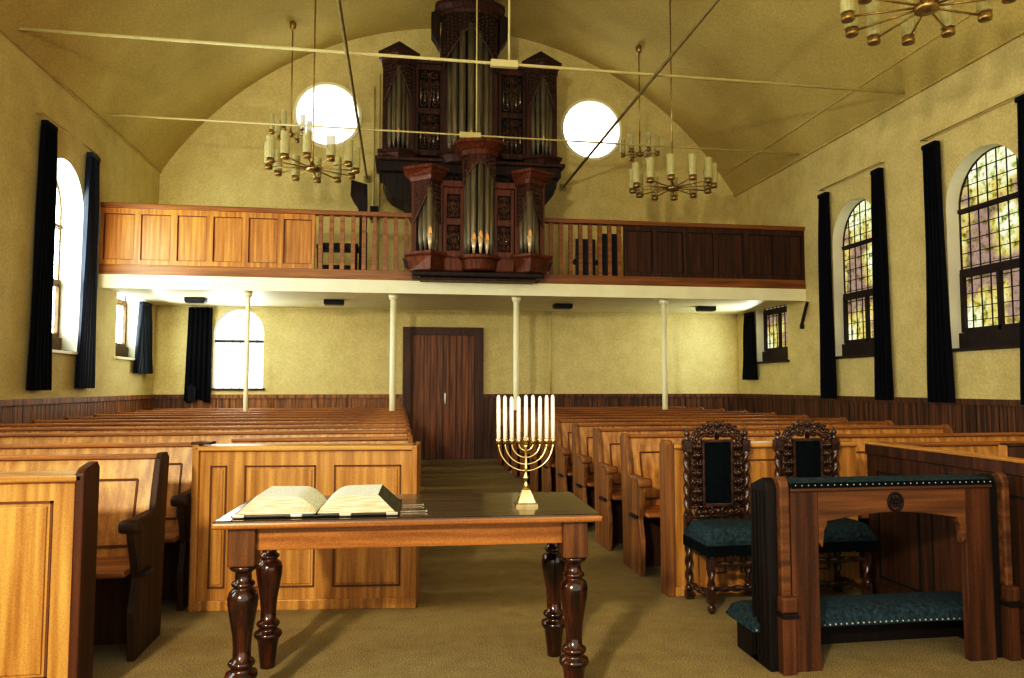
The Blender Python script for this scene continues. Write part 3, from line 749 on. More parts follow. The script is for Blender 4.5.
pos = thing('organ_front_case', 'smaller carved organ case projecting over the gallery front with bright pipe feet', 'organ', (OX, 10.9, GZ1))
yf2, yb2 = 10.92, 11.157
LX = OX + .015
TM2 = Matrix.Translation(-pos.location)
def pm(): m = MB(); m.M = TM2; return m
for s in (-1, 1):
    tower(pos, 'V', LX + s * .735, .17, yf2, .24, yb2, 3.04, 3.34, 4.24, 4.42, 5, OL, crown=.15, basefl=.09, mouth_gold=True, mirror=s, out=.09, sq=.62, drop=.5)
    flat_field(pos, LX + s * .385, .155, yf2 - .02, yb2, 3.28, 4.34, 3.82, OL, 5)
    pm().box(LX + s * .385 - .15, LX + s * .385 + .15, yf2 - .10, yb2, 3.05, 3.28).build('field_base', M['organ_lit'], pos, bevel=.03)
tower(pos, 'round', LX, .235, yf2, .27, yb2, 3.06, 3.30, 4.70, 4.82, 7, OL, crown=.16, basefl=.05, mouth_gold=True, sq=.86, drop=.35)
pm().box(OX - .98, OX + 1.0, yf2 - .14, yb2, 2.97, 3.05).build('base_moulding', M['organ_dark'], pos, bevel=.02)
pm().box(OX - .86, OX + .88, yf2 - .05, yb2, 2.93, 2.97).build('base_underside', M['organ'], pos, bevel=.01)
for s in (-1, 1):   # leafy brackets at the two ends of the base
    mb = pm(); a = LX + s * .96
    mb.prism([(a, 3.05), (a + s * .14, 3.12), (a + s * .18, 3.26), (a + s * .10, 3.2), (a, 3.34)], yf2 - .02, yf2 + .06, 'y')
    mb.build('base_bracket', M['organ_dark'], pos, bevel=.01)
    for sy in (0,): 
        mb = pm(); a = LX + s * .50; scrolls(mb, LX + s * .385, 4.50, .28, .12, yf2, .009, 1, 4); mb.build('crest_carving', M['organ_dark'], pos)

# ------------------------------------------------------------------ pews
PROFILE = [(.13, 0), (.10, .24), (.15, .40), (.09, .56), (.07, .60), (.06, .67), (.38, .67), (.41, .80), (.455, .955), (.49, .985), (.56, .985), (.60, .955), (.57, .70), (.55, .40), (.53, 0)]
def end_board(mb, x0, x1): return mb.prism(PROFILE, x0, x1, 'x')
def make_pew(x0, x1, name, label, cat='pew', group=None, detail=True, loc_y=0, zoff=0, armsideL=True, armsideR=True, em='pew_end'):
    """faces -y; root at (centre, nose y, 0)"""
    xc = (x0 + x1) / 2; w = (x1 - x0) / 2
    t = thing(name, label, cat, (xc, loc_y, 0), group=group)
    for s, on in ((-1, armsideL), (1, armsideR)):
        if on is None: continue
        a, b = (s * w, s * (w - .036))
        e = end_board(MB(), min(a, b), max(a, b)).build('end_board', M[em], t, bevel=.006)
        if on:
            MB().lathe([(.001, -.045), (.03, -.045), (.034, -.03), (.034, .03), (.03, .045), (.001, .045)], 0, 0, 0, 14).build('armrest_scroll', M[em], e)
            q = e.children[-1] if e.children else None
            q.rotation_euler = (0, PI / 2, 0); q.location = (s * (w - .018), .065, .665)
            MB().box(min(s * (w + .012), s * (w - .05)), max(s * (w + .012), s * (w - .05)), .05, .38, .665, .695).build('armrest', M[em], e, bevel=.008)
            MB().box(min(s * w, s * (w + .03)), max(s * w, s * (w + .03)), .16, .30, .40, .42).build('umbrella_hook', M['black'], e, bevel=.004)
    iw = w - .036
    MB().box(-iw, iw, .06, .47, .42, .45).build('seat', M['pew_x'], t, bevel=.008)
    MB().box(-iw, iw, .40, .43, .0, .42).build('kick_board', M['pew_red'], t)
    # slanted back
    def yb_(z): return .42 + (z - .45) * .24
    mb = MB(); v = []
    for z in (.45, .95): v += [(-iw, yb_(z), z), (iw, yb_(z), z), (iw, yb_(z) + .025, z), (-iw, yb_(z) + .025, z)]
    mb.add(v, [(0, 1, 5, 4), (2, 3, 7, 6), (1, 2, 6, 5), (3, 0, 4, 7), (4, 5, 6, 7), (3, 2, 1, 0)])
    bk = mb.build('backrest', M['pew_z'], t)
    n = max(2, round(2 * iw / .62)); pw = 2 * iw / n
    mb = MB()
    if detail:
        for i in range(n):
            a, b = -iw + i * pw + .10, -iw + (i + 1) * pw - .10
            for (p, q) in (((a, .50), (a, .84)), ((b, .50), (b, .84)), ((a, .50), (b, .50)), ((a, .84), (b, .84))):
                mb.bar((p[0], yb_(p[1]) - .002, p[1]), (q[0], yb_(q[1]) - .002, q[1]), .011, .012)
            mb.build('panel_moulding', M['groove'], bk); mb = MB()
    MB().box(-iw, iw, yb_(.95) - .02, yb_(.95) + .05, .95, .975).build('top_rail', M['pew_x'], t, bevel=.006)
    MB().box(-iw, iw, .53, .66, .62, .64).build('book_shelf', M['pew_x'], t)
    MB().box(-iw, iw, .62, .64, .10, .13).build('foot_rail', M['pew_x'], t)
    return t
def panel_front(mb, gm_, x0, x1, z1, spans, y=0, z0=.0, zt=None, zb=.13):
    pass
def front_panel(name, label, x0, x1, y, spans, mat, z1=.985, zp=(.13, .865), dark=False, rz=0, th=.03):
    t = thing(name, label, 'pew screen', (x0, y, 0), rz)
    w = x1 - x0
    mt = M['groove_dark'] if dark else M['groove']
    b = MB().box(0, w, 0, th, .02, z1 - .03).build('panel_board', mat, t)
    mb = MB(); z0, zq = zp
    for a, c in spans:
        a -= x0; c -= x0
        for bx in ((a, a + .010, z0, zq), (c - .010, c, z0, zq), (a, c, z0, z0 + .010), (a, c, zq - .010, zq)):
            mb.box(bx[0], bx[1], -.006, .001, bx[2], bx[3])
    mb.build('panel_moulding', mt, b)
    mb = MB()
    for a, c in spans:
        a -= x0; c -= x0
        mb.box(a + .022, c - .022, -.009, .001, z0 + .022, zq - .022)
    mb.build('raised_panel', mat, b, bevel=.006)
    MB().box(-.0, w, -.03, th + .12, z1 - .03, z1).build('top_rail', M['box_dark'] if dark else M['oak_x'], t, bevel=.008)
    MB().box(0, w, -.018, th, 0, .06).build('plinth', mat, t, bevel=.004)
    return t
# --- left: nearest boxed front, two short pews, aisle block front
def post(name, parent, x0, x1, y0, y1, z1, mat):
    return MB().box(x0, x1, y0, y1, 0, z1).build(name, mat, parent, bevel=.008)
f1 = front_panel('pew_screen', 'nearest pale oak pew screen at the lower left, with a shade-darkened end board', -4.2, -1.325, 3.40, [(-4.05, -3.5), (-3.35, -2.75), (-2.6, -2.1), (-1.95, -1.445)], M['oak_z'], .975)
MB().prism([(-.03, 0), (-.03, .98), (-.005, 1.0), (.11, 1.02), (.13, 1.0), (.13, 0)], 2.845, 2.885, 'x').build('end_board', M['pew_red'], f1, bevel=.008)  # shade on the aisle side is put into this dark tone
f2 = front_panel('pew_screen', 'panelled oak pew front behind the table, left of the aisle', -1.225, .11, 4.745, [(-1.135, -1.035), (-.93, -.50), (-.39, .02)], M['oak_z'], .985, rz=math.radians(-5.5))
MB().box(-.012, .028, -.03, .05, 0, 1.0).build('end_post', M['oak_z'], f2, bevel=.006)
MB().box(-.02, .10, -.035, .06, .995, 1.01).build('post_cap', M['box_dark'], f2, bevel=.004)
MB().box(1.31, 1.345, -.03, .30, 0, .985).build('end_board', M['oak_z'], f2, bevel=.006)
f3 = front_panel('pew_screen', 'oak pew front right of the aisle behind the carved chairs', 1.765, 3.07, 4.61, [(2.0, 2.12), (2.22, 2.85)], M['oak_z'], .972)
MB().prism([(-.03, 0), (-.03, .97), (-.0, .995), (.07, .995), (.10, .97), (.10, 0)], -.055, -.005, 'x').build('end_board', M['pew_end'], f3, bevel=.006)
MB().box(.10, .155, -.03, -.001, 0, .985).build('stile', M['oak_z'], f3, bevel=.004)
# right box partition running towards the camera
f4 = thing('pew_partition', 'dark panelled pew partition running towards the camera beyond the kneeling desk', 'partition', (3.075, 4.50, 0))
MB().box(0, .03, -2.9, 0, .02, .955).build('panel_board', M['box_dark'], f4)
y = -.10
while y > -2.8:
    mb = MB()
    for bx in ((y - .38, y - .366), (y - .014, y)): mb.box(-.005, .001, bx[0], bx[1], .12, .80)
    mb.box(-.005, .001, y - .38, y, .786, .80); mb.box(-.005, .001, y - .38, y, .12, .134)
    mb.build('panel_moulding', M['groove_dark'], f4); y -= .48
MB().box(-.014, .04, -2.9, .0, .90, .965).build('upper_rail', M['box_dark'], f4, bevel=.004)
MB().box(-.02, .05, -2.9, .0, .965, .985).build('top_rail', M['oak_y'], f4, bevel=.006)
MB().box(-.012, .03, -2.9, .0, 0, .08).build('plinth', M['box_dark'], f4)
# side fronts behind the partition
f5 = thing('pew_screen', 'dark brown pew screen beyond the partition at the far right', 'pew screen', (3.14, 3.42, 0))
MB().box(0, 1.9, 0, .04, .02, 1.035).build('panel_board', M['box_dark'], f5, bevel=.006)
MB().box(-.012, .0, -.002, .05, 0, 1.04).build('lit_edge', M['oak_z'], f5, bevel=.004)  # lit left edge of the board, put in as a strip of paler oak
MB().box(0, 1.9, -.01, .05, 1.035, 1.05).build('top_rail', M['box_dark'], f5, bevel=.004)
# short side pews
p = make_pew(-4.16, -1.275, 'pew', 'first short side pew at left, behind the nearest pew screen', loc_y=3.80, em='pew_end_shade')
p2 = dup(p, (p.location.x, 4.62, 0), 'second short side pew at left, beside the panelled screen of the aisle pews')
pr = make_pew(3.13, 5.2, 'pew', 'side pew beyond the dark partition, nearer the camera', loc_y=3.90)
dup(pr, (pr.location.x, 4.72, 0), 'side pew beyond the dark partition, next to the long pews')
ordn = ['first', 'second', 'third', 'fourth', 'fifth', 'sixth', 'seventh', 'eighth', 'ninth', 'tenth']
pa = make_pew(-1.22, .10, 'pew', 'short oak pew directly behind the panelled screen left of the aisle', loc_y=4.98, armsideL=None)
base = make_pew(-4.0, .10, 'long_pew', 'long oak pew left of the aisle, first full-width row from the front', loc_y=5.80)
for k in range(1, 9):
    dup(base, (base.location.x, 5.80 + .82 * k, 0), 'long oak pew left of the aisle, %s full-width row from the front' % ordn[k])
pb = make_pew(1.70, 3.03, 'pew', 'short oak pew directly behind the screen with the carved chairs', loc_y=4.97, armsideR=None)
baser = make_pew(1.70, 5.15, 'long_pew', 'long oak pew right of the aisle, first full-width row from the front', loc_y=4.97 + .815)
for k in range(1, 9):
    dup(baser, (baser.location.x, 4.97 + .815 * (k + 1), 0), 'long oak pew right of the aisle, %s full-width row from the front' % ordn[k])
# white cushions and folded cloths on foot rails
def bundle(x, y, z, sx, sy, sz, label):
    mb = MB()
    def fn(u, v):
        a, b = u * 2 * PI, (v - .5) * PI; e = .6
        sg = lambda q: (abs(q) ** e) * (1 if q >= 0 else -1)
        return (sx * sg(math.cos(a)) * sg(math.cos(b)), sy * sg(math.sin(a)) * sg(math.cos(b)), sz * sg(math.sin(b)) * (1 + .1 * math.sin(5 * a)))
    mb.grid(fn, 20, 10); o = mb.build('folded_cloth', M['cloth_white'], fix=False); o.location = (x, y, z); return tag(o, label, 'cloth')
bundle(1.92, 4.88, .052, .06, .08, .05, 'small white folded cloth on the floor in the first pew gap right of the aisle')
bundle(1.86, 5.72, .052, .05, .07, .05, 'small white folded cloth in the second pew gap right of the aisle')

# ------------------------------------------------------------------ table
tb = thing('table', 'long polished wooden table with turned legs in front of the aisle', 'table', (.072, 3.48, 0), math.radians(-2.2))
TW, TD = .81, .345
MB().box(-TW, TW, -TD, TD, .768, .80).build('tabletop', [M['table_top']], tb, bevel=.012)
mb = MB(); mb.box(-TW - .002, TW + .002, -TD - .004, -TD + .02, .766, .793); mb.box(-TW - .002, TW + .002, TD - .02, TD + .004, .766, .793)
mb.box(-TW - .004, -TW + .02, -TD, TD, .766, .793); mb.box(TW - .02, TW + .004, -TD, TD, .766, .793)
mb.build('top_edge', M['table_x'], tb, bevel=.009)
lx, ly = .70, .255
mb = MB(); mb.box(-lx + .05, lx - .05, -ly - .02, -ly + .01, .665, .768); mb.build('apron', M['table_x'], tb, bevel=.003)
mb = MB(); mb.box(-lx + .05, lx - .05, ly - .01, ly + .02, .665, .768); mb.build('apron', M['table_x'], tb, bevel=.003)
for s in (-1, 1):
    mb = MB(); mb.box(s * lx - .012, s * lx + .012, -ly + .05, ly - .05, .665, .768); mb.build('apron', M['table_x'], tb)
legp = [(.034, 0), (.036, .02), (.045, .10), (.049, .125), (.052, .135), (.062, .145), (.066, .155), (.062, .168), (.046, .176), (.042, .190), (.052, .198), (.055, .206), (.050, .215), (.036, .222),
        (.036, .27), (.040, .32), (.052, .39), (.060, .44), (.062, .47), (.056, .495), (.040, .508), (.036, .513), (.046, .522), (.048, .528), (.044, .535), (.034, .541), (.032, .565), (.034, .578), (.050, .586), (.056, .594), (.056, .602), (.048, .608)]
for sx in (-1, 1):
    for sy in (-1, 1):
        lg = MB().lathe(legp, sx * lx, sy * ly, 0, 24).build('leg', M['table_leg'], tb)
        MB().box(sx * lx - .055, sx * lx + .055, sy * ly - .055, sy * ly + .055, .606, .769).build('corner_block', M['table_block'], lg, bevel=.006)

# ------------------------------------------------------------------ open bible
bk = thing('open_bible', 'large open bible with thick gilt edged pages and metal clasps on the table', 'book', (-.335, 3.40, .802), math.radians(-2))
def page_half(s):
    # page block: bulging top, bevelled fore edge
    n = 12; mb = MB()
    def prof(u):   # u 0 at spine .. 1 at fore edge
        z = .014 + .066 * math.sin(min(1, u * 2.6) * PI / 2) ** .8 + .004 * u
        return z
    def top(u, v):
        uu = u ** 1.3; x = s * (.003 + (.25) * uu); y = (-.165 + .33 * v)
        return (x, y, prof(uu))
    mb.grid(top, n, 8)
    o1 = mb.build('printed_page', M['print'], bk, fix=False)
    for yy, d in ((-.165, -1), (.165, 1)):
        mb = MB(); vs = []; 
        for i in range(n + 1):
            p = top(i / n, 0 if d < 0 else 1); vs.append(p); 
        for i in range(n + 1):
            u = (i / n) ** 1.3; vs.append((s * (.003 + .325 * u), yy + d * .018, .012))
        mb.add(vs, [(i, i + 1, n + 2 + i, n + 1 + i) for i in range(n)])
        mb.build('page_edge', M['edge'], bk, fix=False)
    mb = MB(); a, b = top(1, 0), top(1, 1)
    mb.add([a, b, (s * .328, .183, .012), (s * .328, -.183, .012)], [(0, 1, 2, 3)])
    mb.build('fore_edge', M['spineside'], bk, fix=False)
for s in (-1, 1): page_half(s)
mb = MB(); mb.box(-.345, -.004, -.195, .195, 0, .011); mb.box(.004, .345, -.195, .195, 0, .011); mb.box(-.02, .02, -.195, .195, 0, .006)
mb.build('cover', M['leather'], bk, bevel=.003)
for x in (-.315, -.08, .12, .315): MB().box(x - .025, x + .025, -.202, -.17, .0, .014).build('corner_mount', M['silver'], bk, bevel=.003)
for y, l in ((-.11, .115), (.06, .10)):
    mb = MB(); mb.box(.345, .345 + l, y - .004, y + .004, .001, .004); mb.box(.345 + l - .004, .345 + l + .004, y - .016, y + .016, .001, .007); mb.box(.385, .389, y - .010, y + .010, .001, .006)
    mb.build('clasp_strap', M['silver'], bk)

# ------------------------------------------------------------------ menorah with nine candles
mn = thing('menorah', 'brass nine branched menorah standing on the right half of the table', 'candelabrum', (.582, 3.38, .80), math.radians(-4))
mb = MB(); v = []
for h, z in ((.050, 0), (.050, .012), (.040, .016), (.030, .045), (.018, .072), (.010, .080)):
    v.append((h, z))
mb.M = Matrix.Rotation(PI / 4, 4, 'Z'); mb.lathe([(h * 1.414, z) for h, z in v], n=4)
for k in range(len(mb.s)): mb.s[k] = False
mb.build('base', M['brass'], mn)
MB().lathe([(.009, .078), (.013, .09), (.008, .10), (.007, .115), (.013, .122), (.013, .13), (.007, .138), (.006, .16), (.010, .168), (.007, .176), (.007, .268), (.011, .275)], n=14).build('stem', M['brass'], mn)
ZCUP = .285
for R_ in (.127, .097, .066, .034):
    pts = [(R_ * math.cos(PI + PI * i / 24), 0, ZCUP + R_ * math.sin(PI + PI * i / 24)) for i in range(25)]
    MB().tube(pts, .0042, 8).build('branch', M['brass'], mn)
mb = MB()
for k in range(2):
    a0 = k * PI + PI / 2
    pts = [(.013 * math.cos(a0 + i * 2 * PI / 3), -.014, ZCUP + .02 + .013 * math.sin(a0 + i * 2 * PI / 3)) for i in range(4)]
    mb.tube(pts, .0022, 5)
st = mb.build('star_ornament', M['brass'], mn)
cx_ = [-.127, -.097, -.066, -.034, 0.0, .034, .066, .097, .127]
cl = ['leftmost white candle on the menorah', 'second white candle from the left on the menorah', 'third white candle from the left on the menorah', 'fourth white candle, just left of the menorah stem',
      'middle white candle directly over the menorah stem', 'white candle just right of the menorah stem', 'third white candle from the right on the menorah', 'second white candle from the right on the menorah', 'rightmost white candle on the menorah']
rot = Matrix.Rotation(math.radians(-4), 4, 'Z')
for i, x in enumerate(cx_):
    MB().lathe([(.004, -.006), (.010, -.002), (.012, .012), (.011, .022)], x, 0, ZCUP, 14).build('candle_cup', M['brass'], mn)
    w = rot @ Vector((x, 0, 0)); h = .198 + random.uniform(-.006, .006)
    t = thing('candle', cl[i], 'candle', (.582 + w.x, 3.38 + w.y, .80 + ZCUP + .022), group='white candles on the menorah')
    ln = random.uniform(-.006, .004)
    MB().lathe([(.0095, 0), (.0095, h * .5), (.0088, h * .93), (.006, h * .985), (.002, h)], n=12).build('wax_stick', M['wax'], t)
    MB().tube([(0, 0, h - .002), (.001, 0, h + .010)], .001, 5).build('wick', M['black'], t)
    t.rotation_euler = (0, ln, 0)

# ------------------------------------------------------------------ kneeling desk (prie-dieu)
DX0, DX1, DY = 1.745, 3.035, 3.33
kd = thing('kneeling_desk', 'dark wooden kneeling desk with a padded studded rail and arched opening', 'desk', (DX0, DY, 0))
W = DX1 - DX0; DZ_ = -.015
def side_board(x0, x1, q0, q1, nm):
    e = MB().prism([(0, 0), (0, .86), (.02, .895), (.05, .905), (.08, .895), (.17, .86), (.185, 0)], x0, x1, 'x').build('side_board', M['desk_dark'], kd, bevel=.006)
    MB().prism([(-.035, .30), (-.035, .87), (-.02, .905), (.01, .915), (.04, .905), (.04, .30)], q0 + .008, q1 - .012, 'x').build('tapered_post', M['desk_x'], e, bevel=.008)
    MB().box(q0, q1, -.05, .04, 0, .30).build('post_foot', M['desk'], e, bevel=.004)
    MB().box(q0 - .004, q1 + .004, -.062, .0, .285, .36).build('post_block', M['desk'], e, bevel=.012)
    MB().box(q0 - .006, q1 + .006, -.066, .0, .262, .285).build('post_moulding', M['desk_dark'], e, bevel=.004)
side_board(.0, .05, .04, .11, 0)
side_board(W - .10, W - .05, W - .055, W + .005, 1)
mb = MB()
for k in range(4): mb.box(-.006, 0, .03 + k * .037, .046 + k * .037, .03, .84)
mb.build('fluting', M['desk_dark'], kd)
# front: two planks and an arched rail
a0, a1 = .108, W - .105
o0, o1 = .250, W - .250      # opening
MB().box(a0, o0 + .0, -.02, .02, 0, .845).build('front_plank', M['desk'], kd, bevel=.003)
MB().box(o1 + .0, a1, -.02, .02, 0, .845).build('front_plank', M['desk'], kd, bevel=.003)
ar = [(o0, .845), (o1, .845), (o1, .70)]
n = 16
pts = []
for i in range(n + 1):
    t = i / n; x = o1 - .045 - (o1 - o0 - .09) * t
    pts.append((x, .700 + .035 * math.sin(PI * t)))
poly = [(o0, .845), (o0, .60), (o0 + .02, .575), (o0 + .03, .66), (o0 + .045, .685)] + pts[::-1] + [(o1 - .045, .685), (o1 - .03, .66), (o1 - .02, .575), (o1, .60), (o1, .845)]
MB().prism(poly, -.024, .016, 'y').build('arched_rail', M['desk_x'], kd, bevel=.003)
mb = MB(); cxr = (o0 + o1) / 2 + .01
pts = [(cxr + .036 * math.cos(2 * PI * i / 24), -.03, .785 + .042 * math.sin(2 * PI * i / 24)) for i in range(25)]
mb.tube(pts, .007, 6)
for k in range(8):
    a = 2 * PI * k / 8; mb.ball((cxr + .018 * math.cos(a), -.03, .785 + .02 * math.sin(a)), .008, 6)
mb.ball((cxr, -.032, .785), .010, 6); mb.build('carved_rosette', M['desk_dark'], kd)
MB().box(a0 - .005, a1 + .0, -.035, .19, .845, .862).build('rail_board', M['desk_x'], kd, bevel=.004)
mb = MB()
def pad(u, v):
    a = PI * v; return (a0 - .003 + (a1 - a0 + .006) * u, .078 - .115 * math.cos(a), .862 + .030 * math.sin(a) ** .5 if 0 < v < 1 else .864)
mb.grid(pad, 30, 12); mb.build('padded_top', M['teal'], kd, fix=False)
mb = MB(); k = 32
for i in range(k): mb.ball((a0 + (a1 - a0) * (i + .5) / k, -.042, .875), .0036, 6)
MB().box(a0, a1, -.04, -.03, .862, .886).build('braid', M['teal_dark'], kd)
mb.build('upholstery_studs', M['stud'], kd)
# kneeler
kn = MB().box(.05, W - .05, .31, .39, 0, .155).build('kneeler_box', M['desk_dark'], kd, bevel=.006)
for xa in (0, W - .05): MB().box(xa, xa + .05, .12, .35, 0, .155).build('kneeler_cheek', M['desk_dark'], kd, bevel=.006)
mb = MB()
def kc(u, v):
    b = .5 - .5 * math.cos(PI * v)
    x = -.035 + (W + .07) * u
    y0 = .095 + .03 * math.sin(PI * u); y = y0 + (.415 - y0) * b
    z = .155 + .085 * (math.sin(PI * v) ** .45 if 0 < v < 1 else 0) * (min(1, u * 30, (1 - u) * 30) ** .4)
    return (x, y, z)
mb.grid(kc, 40, 16)
mb.box(-.03, W + .03, .13, .40, .15, .158)
mb.build('kneeler_cushion', M['teal'], kd, fix=False)
mb = MB()
for i in range(44):
    u = (i + .5) / 44; p_ = kc(u, .02); mb.ball((p_[0], p_[1] - .003, .165), .005, 5)
mb.build('kneeler_studs', M['stud'], kd)

# ------------------------------------------------------------------ carved chairs
def twist(r, h0, h1, pitch=.075, amp=.26, ph=0, n=16, step=.006):
    k = max(2, int((h1 - h0) / step)); return [(r, h0 + (h1 - h0) * i / k) for i in range(k + 1)]
def tw_fn(pitch=.085, amp=.28, ph=0, sgn=1): return lambda a, z: 1 + amp * math.cos(2 * a - sgn * 2 * PI * z / pitch + ph)
def tube_twist(mb, p, q, r, pitch=.08, amp=.28):
    p, q = Vector(p), Vector(q); d = q - p; L = d.length; d.normalize()
    R = Vector((0, 0, 1)).rotation_difference(d).to_matrix().to_4x4(); old = mb.M
    mb.M = Matrix.Translation(p) @ R
    mb.lathe(twist(r, 0, L), n=14, twist=tw_fn(pitch, amp)); mb.M = old
CW = M['chair_wood']
ch = thing('carved_armless_chair', 'dark carved high back chair with teal seat standing left of the kneeling desk', 'chair', (2.035, 4.2, 0))
hw = .195
# rear posts y=.36 front y=.0
for s in (-1, 1):
    mb = MB(); x = s * (hw + .005); y = .34
    mb.box(x - .022, x + .022, y - .022, y + .022, .0, .05); mb.lathe([(.014, .05), (.024, .07), (.014, .09)], x, y, 0, 12)
    mb.lathe(twist(.019, .09, .40), x, y, 0, 14, tw_fn(ph=s)); mb.box(x - .022, x + .022, y - .022, y + .022, .40, .52)
    mb.build('leg', CW, ch)
    mb = MB(); mb.lathe(twist(.021, .52, .93), x, y, 0, 14, tw_fn(sgn=s)); mb.box(x - .026, x + .026, y - .024, y + .024, .93, 1.0)
    mb.lathe([(.018, 1.0), (.024, 1.006), (.010, 1.018), (.016, 1.03), (.020, 1.045), (.012, 1.058), (.005, 1.07), (.004, 1.09), (.001, 1.10)], x, y, 0, 12)
    mb.build('back_post', CW, ch)
    mb = MB(); x = s * (hw - .005); y = .02
    mb.lathe([(.012, 0), (.022, .02), (.024, .04), (.012, .06)], x, y, 0, 12); mb.box(x - .022, x + .022, y - .022, y + .022, .06, .14)
    mb.lathe(twist(.019, .14, .25), x, y, 0, 14, tw_fn()); mb.box(x - .021, x + .021, y - .021, y + .021, .25, .32); mb.lathe(twist(.019, .32, .41), x, y, 0, 14, tw_fn())
    mb.build('leg', CW, ch)
    mb = MB(); tube_twist(mb, (s * hw, .04, .10), (s * hw, .33, .10), .015); mb.build('side_stretcher', CW, ch)
mb = MB(); tube_twist(mb, (-hw, .02, .285), (hw, .02, .285), .016); mb.build('front_stretcher', CW, ch)
mb = MB(); tube_twist(mb, (-hw, .16, .10), (hw, .16, .10), .016); mb.build('cross_stretcher', CW, ch)
# seat cushion with fringe
mb = MB()
def seat(u, v):
    x = (u - .5) * 2; y = v; ex = min(1, (1 - abs(x)) * 8) ** .5; ey = min(1, y * 8, (1 - y) * 8) ** .5
    return (x * (.235 - .02 * v), -.03 + .37 * v, .435 + .065 * ex * ey + .012 * (1 - x * x) * math.sin(PI * v))
mb.grid(seat, 28, 20)
mb.box(-.232, .232, -.028, .335, .40, .44)
mb.build('seat_cushion', M['teal'], ch, fix=False)
mb = MB(); n = 60
for i in range(n):
    x = -.232 + .464 * (i + .5) / n; d = .05 + .012 * random.random()
    mb.box(x - .003, x + .003, -.036, -.028, .40 - d, .405)
for i in range(40):
    y = -.028 + .36 * (i + .5) / 40
    for s in (-1, 1): mb.box(min(s * .232, s * .238), max(s * .232, s * .238), y - .003, y + .003, .40 - .05 - .01 * random.random(), .405)
mb.build('seat_fringe', M['teal_dark'], ch)
# upholstered back panel
mb = MB(); mb.grid(lambda u, v: (-.088 + .176 * u, .325 - .016 * math.sin(PI * u) * math.sin(PI * v), .59 + .415 * v), 10, 12)
mb.box(-.09, .09, .328, .345, .595, .988); mb.build('back_panel', M['teal_dark'], ch, fix=False)
mb = MB(); 
for bx in ((-.105, -.088), (.088, .105)): mb.box(bx[0], bx[1], .312, .35, .58, 1.0)
mb.box(-.105, .105, .312, .35, .575, .598); mb.box(-.105, .105, .312, .35, .985, 1.005); mb.build('panel_frame', CW, ch, bevel=.004)
# carved side strips, crest and lower rail
for s in (-1, 1):
    mb = MB(); scrolls(mb, s * .138, .79, .07, .40, .335, .0075, 7, 5, False, .012); mb.tube([(s * .168, .335, .58), (s * .168, .335, 1.0)], .005, 5)
    mb.box(s * .138 - .006, s * .138 + .006, .335, .345, .58, 1.0); mb.build('carved_side_strip', CW, ch)
mb = MB()
n = 11
for i in range(n):
    a = PI * (i + .5) / n; x, z = .15 * math.cos(a), 1.0 + .095 * math.sin(a)
    pts = []; rr = .026 if i % 2 else .032
    for k in range(10):
        t = k / 9; b = a + t * 2.3 * PI; pts.append((x + rr * (1 - .7 * t) * math.cos(b), .33 - .012 * t, z + rr * (1 - .7 * t) * math.sin(b)))
    mb.tube(pts, .0075, 5); mb.ball(pts[-1], .010, 5)
mb.tube([(.165 * math.cos(PI * i / 20), .34, 1.0 + .10 * math.sin(PI * i / 20)) for i in range(21)], .012, 6)
mb.tube([(.115 * math.cos(PI * i / 20), .335, 1.0 + .05 * math.sin(PI * i / 20)) for i in range(21)], .010, 6)
scrolls(mb, 0, 1.05, .16, .09, .328, .008, 1, 5, True, .014); mb.ball((0, .325, 1.098), (.018, .026), 6)
mb.build('carved_crest', CW, ch)
mb = MB(); scrolls(mb, -.09, .545, .16, .06, .332, .0075, 1, 5, False); scrolls(mb, .09, .545, .16, .06, .332, .0075, 1, 5, False); mb.ball((0, .325, .55), .018, 6)
mb.tube([(-hw, .34, .515), (hw, .34, .515)], .009, 6); mb.tube([(-hw, .34, .575), (hw, .34, .575)], .008, 6)
mb.build('carved_rail', CW, ch)
dup(ch, (2.665, 4.2, 0), 'dark carved high back chair directly behind the kneeling desk')

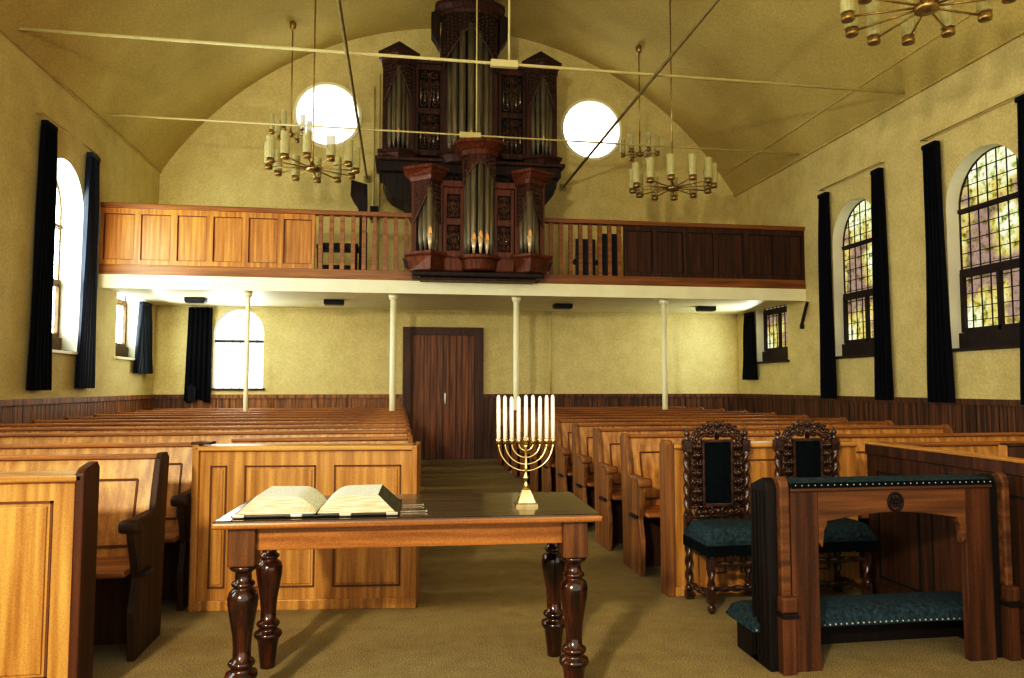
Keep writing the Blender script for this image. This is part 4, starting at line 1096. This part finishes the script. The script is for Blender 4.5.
# ------------------------------------------------------------------ light
def area(name, loc, rot, size, power, color=(1, 1, 1), sy=None, spread=PI):
    l = bpy.data.lights.new(name, 'AREA'); l.energy = power; l.size = size; l.color = color; l.spread = spread
    if sy: l.shape = 'RECTANGLE'; l.size_y = sy
    o = bpy.data.objects.new(name, l); col.objects.link(o); o.location = loc; o.rotation_euler = rot
    return o
def aim(o, target):
    o.rotation_euler = (Vector(target) - o.location).to_track_quat('-Z', 'Y').to_euler(); return o
aim(area('photographer_lamp', (-2.1, -1.8, 3.1), (0, 0, 0), .3, 380, (1, .88, .68)), (.6, 5.0, 1.2))
aim(area('daylight_left_window', (-4.05, 9.75, 3.0), (0, 0, 0), .9, 60, (1, .97, .86), 1.8), (-1.2, 11.3, 3.3))
aim(area('daylight_back_window', (-2.86, 13.45, 1.95), (0, 0, 0), .8, 28, (.95, 1, .96), 1.2), (-2.2, 9, 1.9))
aim(area('daylight_small_left_window', (-3.9, 12.49, 2.2), (0, 0, 0), .9, 26, (.96, 1, .92), .8), (0, 12.9, 1.9))
aim(area('daylight_small_right_window', (6.35, 12.36, 2.2), (0, 0, 0), .9, 26, (.96, 1, .90), .8), (3.0, 13.2, 1.9))
w = bpy.data.worlds.new('hall daylight'); scene.world = w; w.use_nodes = True
bg = w.node_tree.nodes['Background']; bg.inputs[0].default_value = (1, .95, .84, 1); bg.inputs[1].default_value = 1.9

# ------------------------------------------------------------------ camera
cam = bpy.data.cameras.new('camera'); co = bpy.data.objects.new('camera', cam); col.objects.link(co)
cam.sensor_width = 36; cam.lens = 733 / 1024 * 36; cam.clip_start = .05
co.location = (0, 0, 1.35)
co.rotation_euler = (PI / 2 + math.atan(47 / 733), 0, -math.atan(112 / 733))
scene.camera = co
scene.view_settings.view_transform = 'Standard'
scene.view_settings.look = 'None'
scene.view_settings.exposure = 0
scene.view_settings.use_curve_mapping = True
cmap = scene.view_settings.curve_mapping
cv = cmap.curves[3]
for a, b in ((.06, .032), (.25, .225), (.55, .60), (.8, .87)): cv.points.new(a, b)
cmap.update()
scene.cycles.max_bounces = 8
scene.cycles.diffuse_bounces = 5
scene.cycles.use_denoising = True
